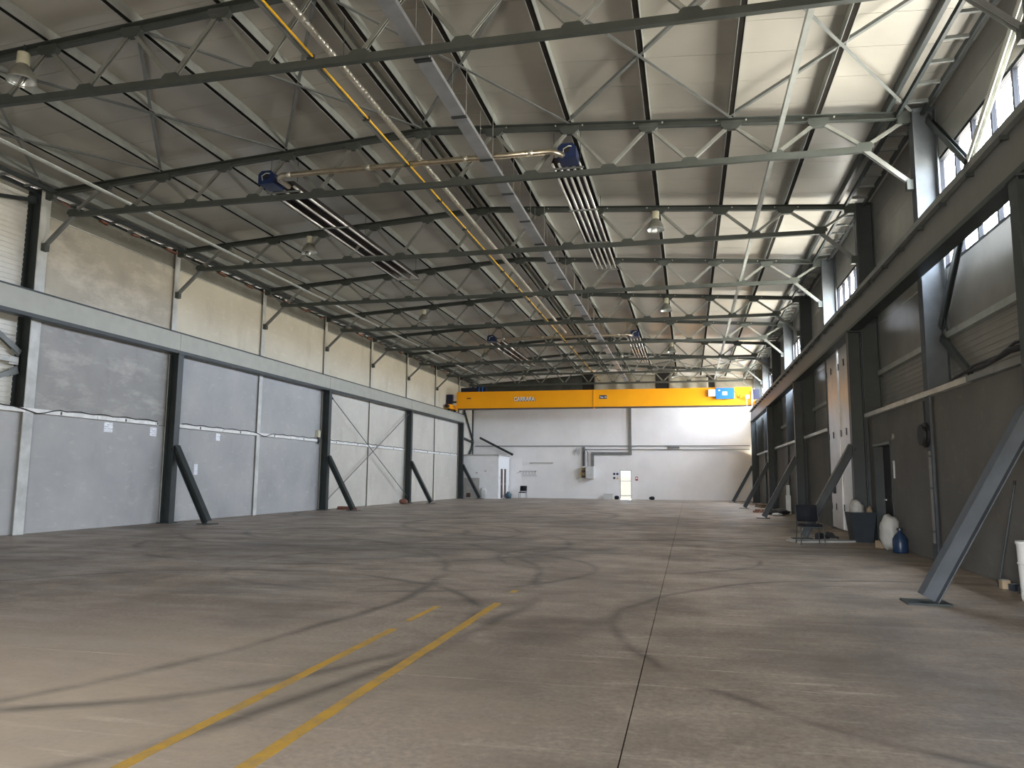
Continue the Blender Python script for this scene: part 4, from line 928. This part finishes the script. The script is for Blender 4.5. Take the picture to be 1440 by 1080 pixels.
MB().tube([(0, 0.0, 0.0), (0.18, -0.31, 1.46)], 0.018, 8).build('shaft', 'dark_steel', o); MB().tube([(0.18, -0.31, 1.46), (0.183, -0.32, 1.52)], 0.02, 8).build('grip', 'black_rubber', o)
for i, (x, y, s, m, lab) in enumerate(((4.35, 12.35, 0.09, 'cardboard', 'small brown offcut at the foot of the leaning pole'), (4.38, 12.12, 0.07, 'bin_dark', 'small dark can between pole and white barrel'), (4.40, 11.85, 0.08, 'black_rubber', 'small black block beside the white barrel'))):
    o = empty('offcut', (x, y, 0), (0, 0, 0.5 * i)); tag(o, lab, 'offcut')
    MB().box(-s*0.6, s*0.6, -s*0.7, s*0.7, 0, s*1.3).build('block', m, o); MB().box(-s*0.62, s*0.62, -s*0.2, s*0.2, s*1.3, s*1.42).build('band', 'column_grey', o)
# bricks beside the second left strut, and rubble on the right
def bricks(x, y, n, spread, label, group, seed):
    rnd = random.Random(seed); me = MB().box(-0.125, 0.125, -0.06, 0.06, 0, 0.07).mesh('brick', 'brick_red')
    nb = (n + 1) // 2 + 1
    for i in range(n):
        lay = 0 if i < nb else 1; q = i if lay == 0 else i - nb
        o = place('brick', me, None, (x + (q % 3 - 1) * 0.31 + 0.06 * lay + rnd.uniform(-0.015, 0.015), y + (q // 3 - 1) * 0.21 + rnd.uniform(-0.015, 0.015), 0.071 * lay), (0, 0, rnd.uniform(-0.12, 0.12)))
        tag(o, label, 'brick', group)
bricks(-15.3, 32.75, 13, 0.42, 'loose red brick in the heap beside the second left strut', 'bricks beside the second left strut', 2)
bricks(3.35, 37.6, 9, 0.40, 'loose red brick in the rubble by the third right strut', 'bricks by the third right strut', 4)
blob('dirt_heap', 'heap', 'low dark heap of sweepings by the right wall near the white post', 'heap', (3.75, 35.2, 0), (0.5, 0.8, 0.13), 'heater_dark', 12)
blob('plastic_bag', 'bag', 'small white scrap of plastic by the dark sweepings heap', 'bag', (3.6, 34.1, 0), (0.22, 0.16, 0.06), 'bag_plastic', 14)
blob('stone_lump', 'lump', 'brown lump on the floor by the left wall near the third strut', 'lump', (-15.75, 41.0, 0), (0.26, 0.2, 0.13), 'brick_red', 15)
o = empty('white_post', (4.35, 36.4, 0)); tag(o, 'white plastic post with cap standing by the far right wall', 'post')
MB().box(-0.09, 0.09, -0.14, 0.14, 0, 0.82).build('post_body', 'white_plastic', o); MB().box(-0.06, 0.06, -0.09, 0.09, 0.82, 1.28).build('post_top', 'white_plastic', o)
o = empty('pallet_boards', (4.0, 44.5, 0), (0, 0, 0.2)); tag(o, 'few stacked brown boards on the floor by the fourth right column', 'boards')
for q in range(4): MB().box(-0.3 + 0.03*q, 0.3 + 0.03*q, -0.6 + 0.04*q, 0.6 + 0.04*q, 0.045*q, 0.045*q + 0.04).build('plank', ('brown_wood', 'cardboard')[q % 2], o)
o = empty('paint_can', (-12.95, 55.0, 0)); tag(o, 'dark slate bucket with stick beside the white booth', 'bucket')
MB().lathe([(0, 0), (0.20, 0), (0.24, 0.30), (0.12, 0.42), (0.10, 0.5), (0, 0.5)], n=16).build('bucket_body', 'slate_blue', o, smooth=True)
MB().tube([(0, 0, 0.45), (0.03, 0.02, 0.95)], 0.02, 6).build('stick', 'cabinet_grey', o)
o = empty('metal_crate', (-5.75, 56.55, 0)); tag(o, 'small grey metal box on the floor left of the bright door', 'box')
MB().box(-0.32, 0.32, -0.25, 0.25, 0, 0.36).build('crate_body', 'cabinet_grey', o); MB().box(-0.33, 0.33, -0.26, 0.26, 0.36, 0.39).build('crate_lid', 'board_grey', o)
blob('cloth_scrap', 'cloth', 'dark cloth scrap on the floor beside the bright door', 'cloth', (-5.15, 56.5, 0), (0.18, 0.15, 0.13), 'black_fabric', 21)
blob('cloth_scrap', 'cloth', 'small dark lump on the floor right of the bright door', 'cloth', (-2.6, 56.5, 0), (0.20, 0.16, 0.12), 'black_fabric', 22)

# ------------------------------------------------------------------ floor markings
def stripe(name, label, x0, x1, w, y0, y1, mat):
    n = 40; v, f = [], []; rnd = random.Random(int(y0*100) + 3)
    for i in range(n + 1):
        u = i / n; y = y0 + u * (y1 - y0); xm = x0 + u * (x1 - x0)
        v += [(xm - w/2 + rnd.uniform(-0.006, 0.006), y, 0.0), (xm + w/2 + rnd.uniform(-0.006, 0.006), y, 0.0), (xm - w/2, y, 0.0015), (xm + w/2, y, 0.0015)]
    for i in range(n):
        a = 4*i; b = a + 4; f += [(a+2, a+3, b+3, b+2), (a, a+2, b+2, b), (a+1, b+1, b+3, a+3)]
    m = MB(); m.v, m.f = v, f; o = m.build(name, mat); tag(o, label, 'floor line')
stripe('floor_line', 'worn yellow floor line, left of the pair', -2.90, -2.89, 0.085, -2.0, 7.35, 'worn_yellow_paint')
stripe('floor_line', 'short yellow piece at the far end of the left floor line', -2.90, -2.90, 0.075, 7.75, 8.75, 'worn_yellow_paint')
stripe('floor_line', 'worn yellow floor line, right of the pair', -2.27, -2.27, 0.095, -2.0, 9.15, 'worn_yellow_paint')
stripe('floor_line', 'tiny leftover yellow dash far along the right floor line', -2.30, -2.29, 0.08, 10.0, 10.25, 'worn_yellow_paint')
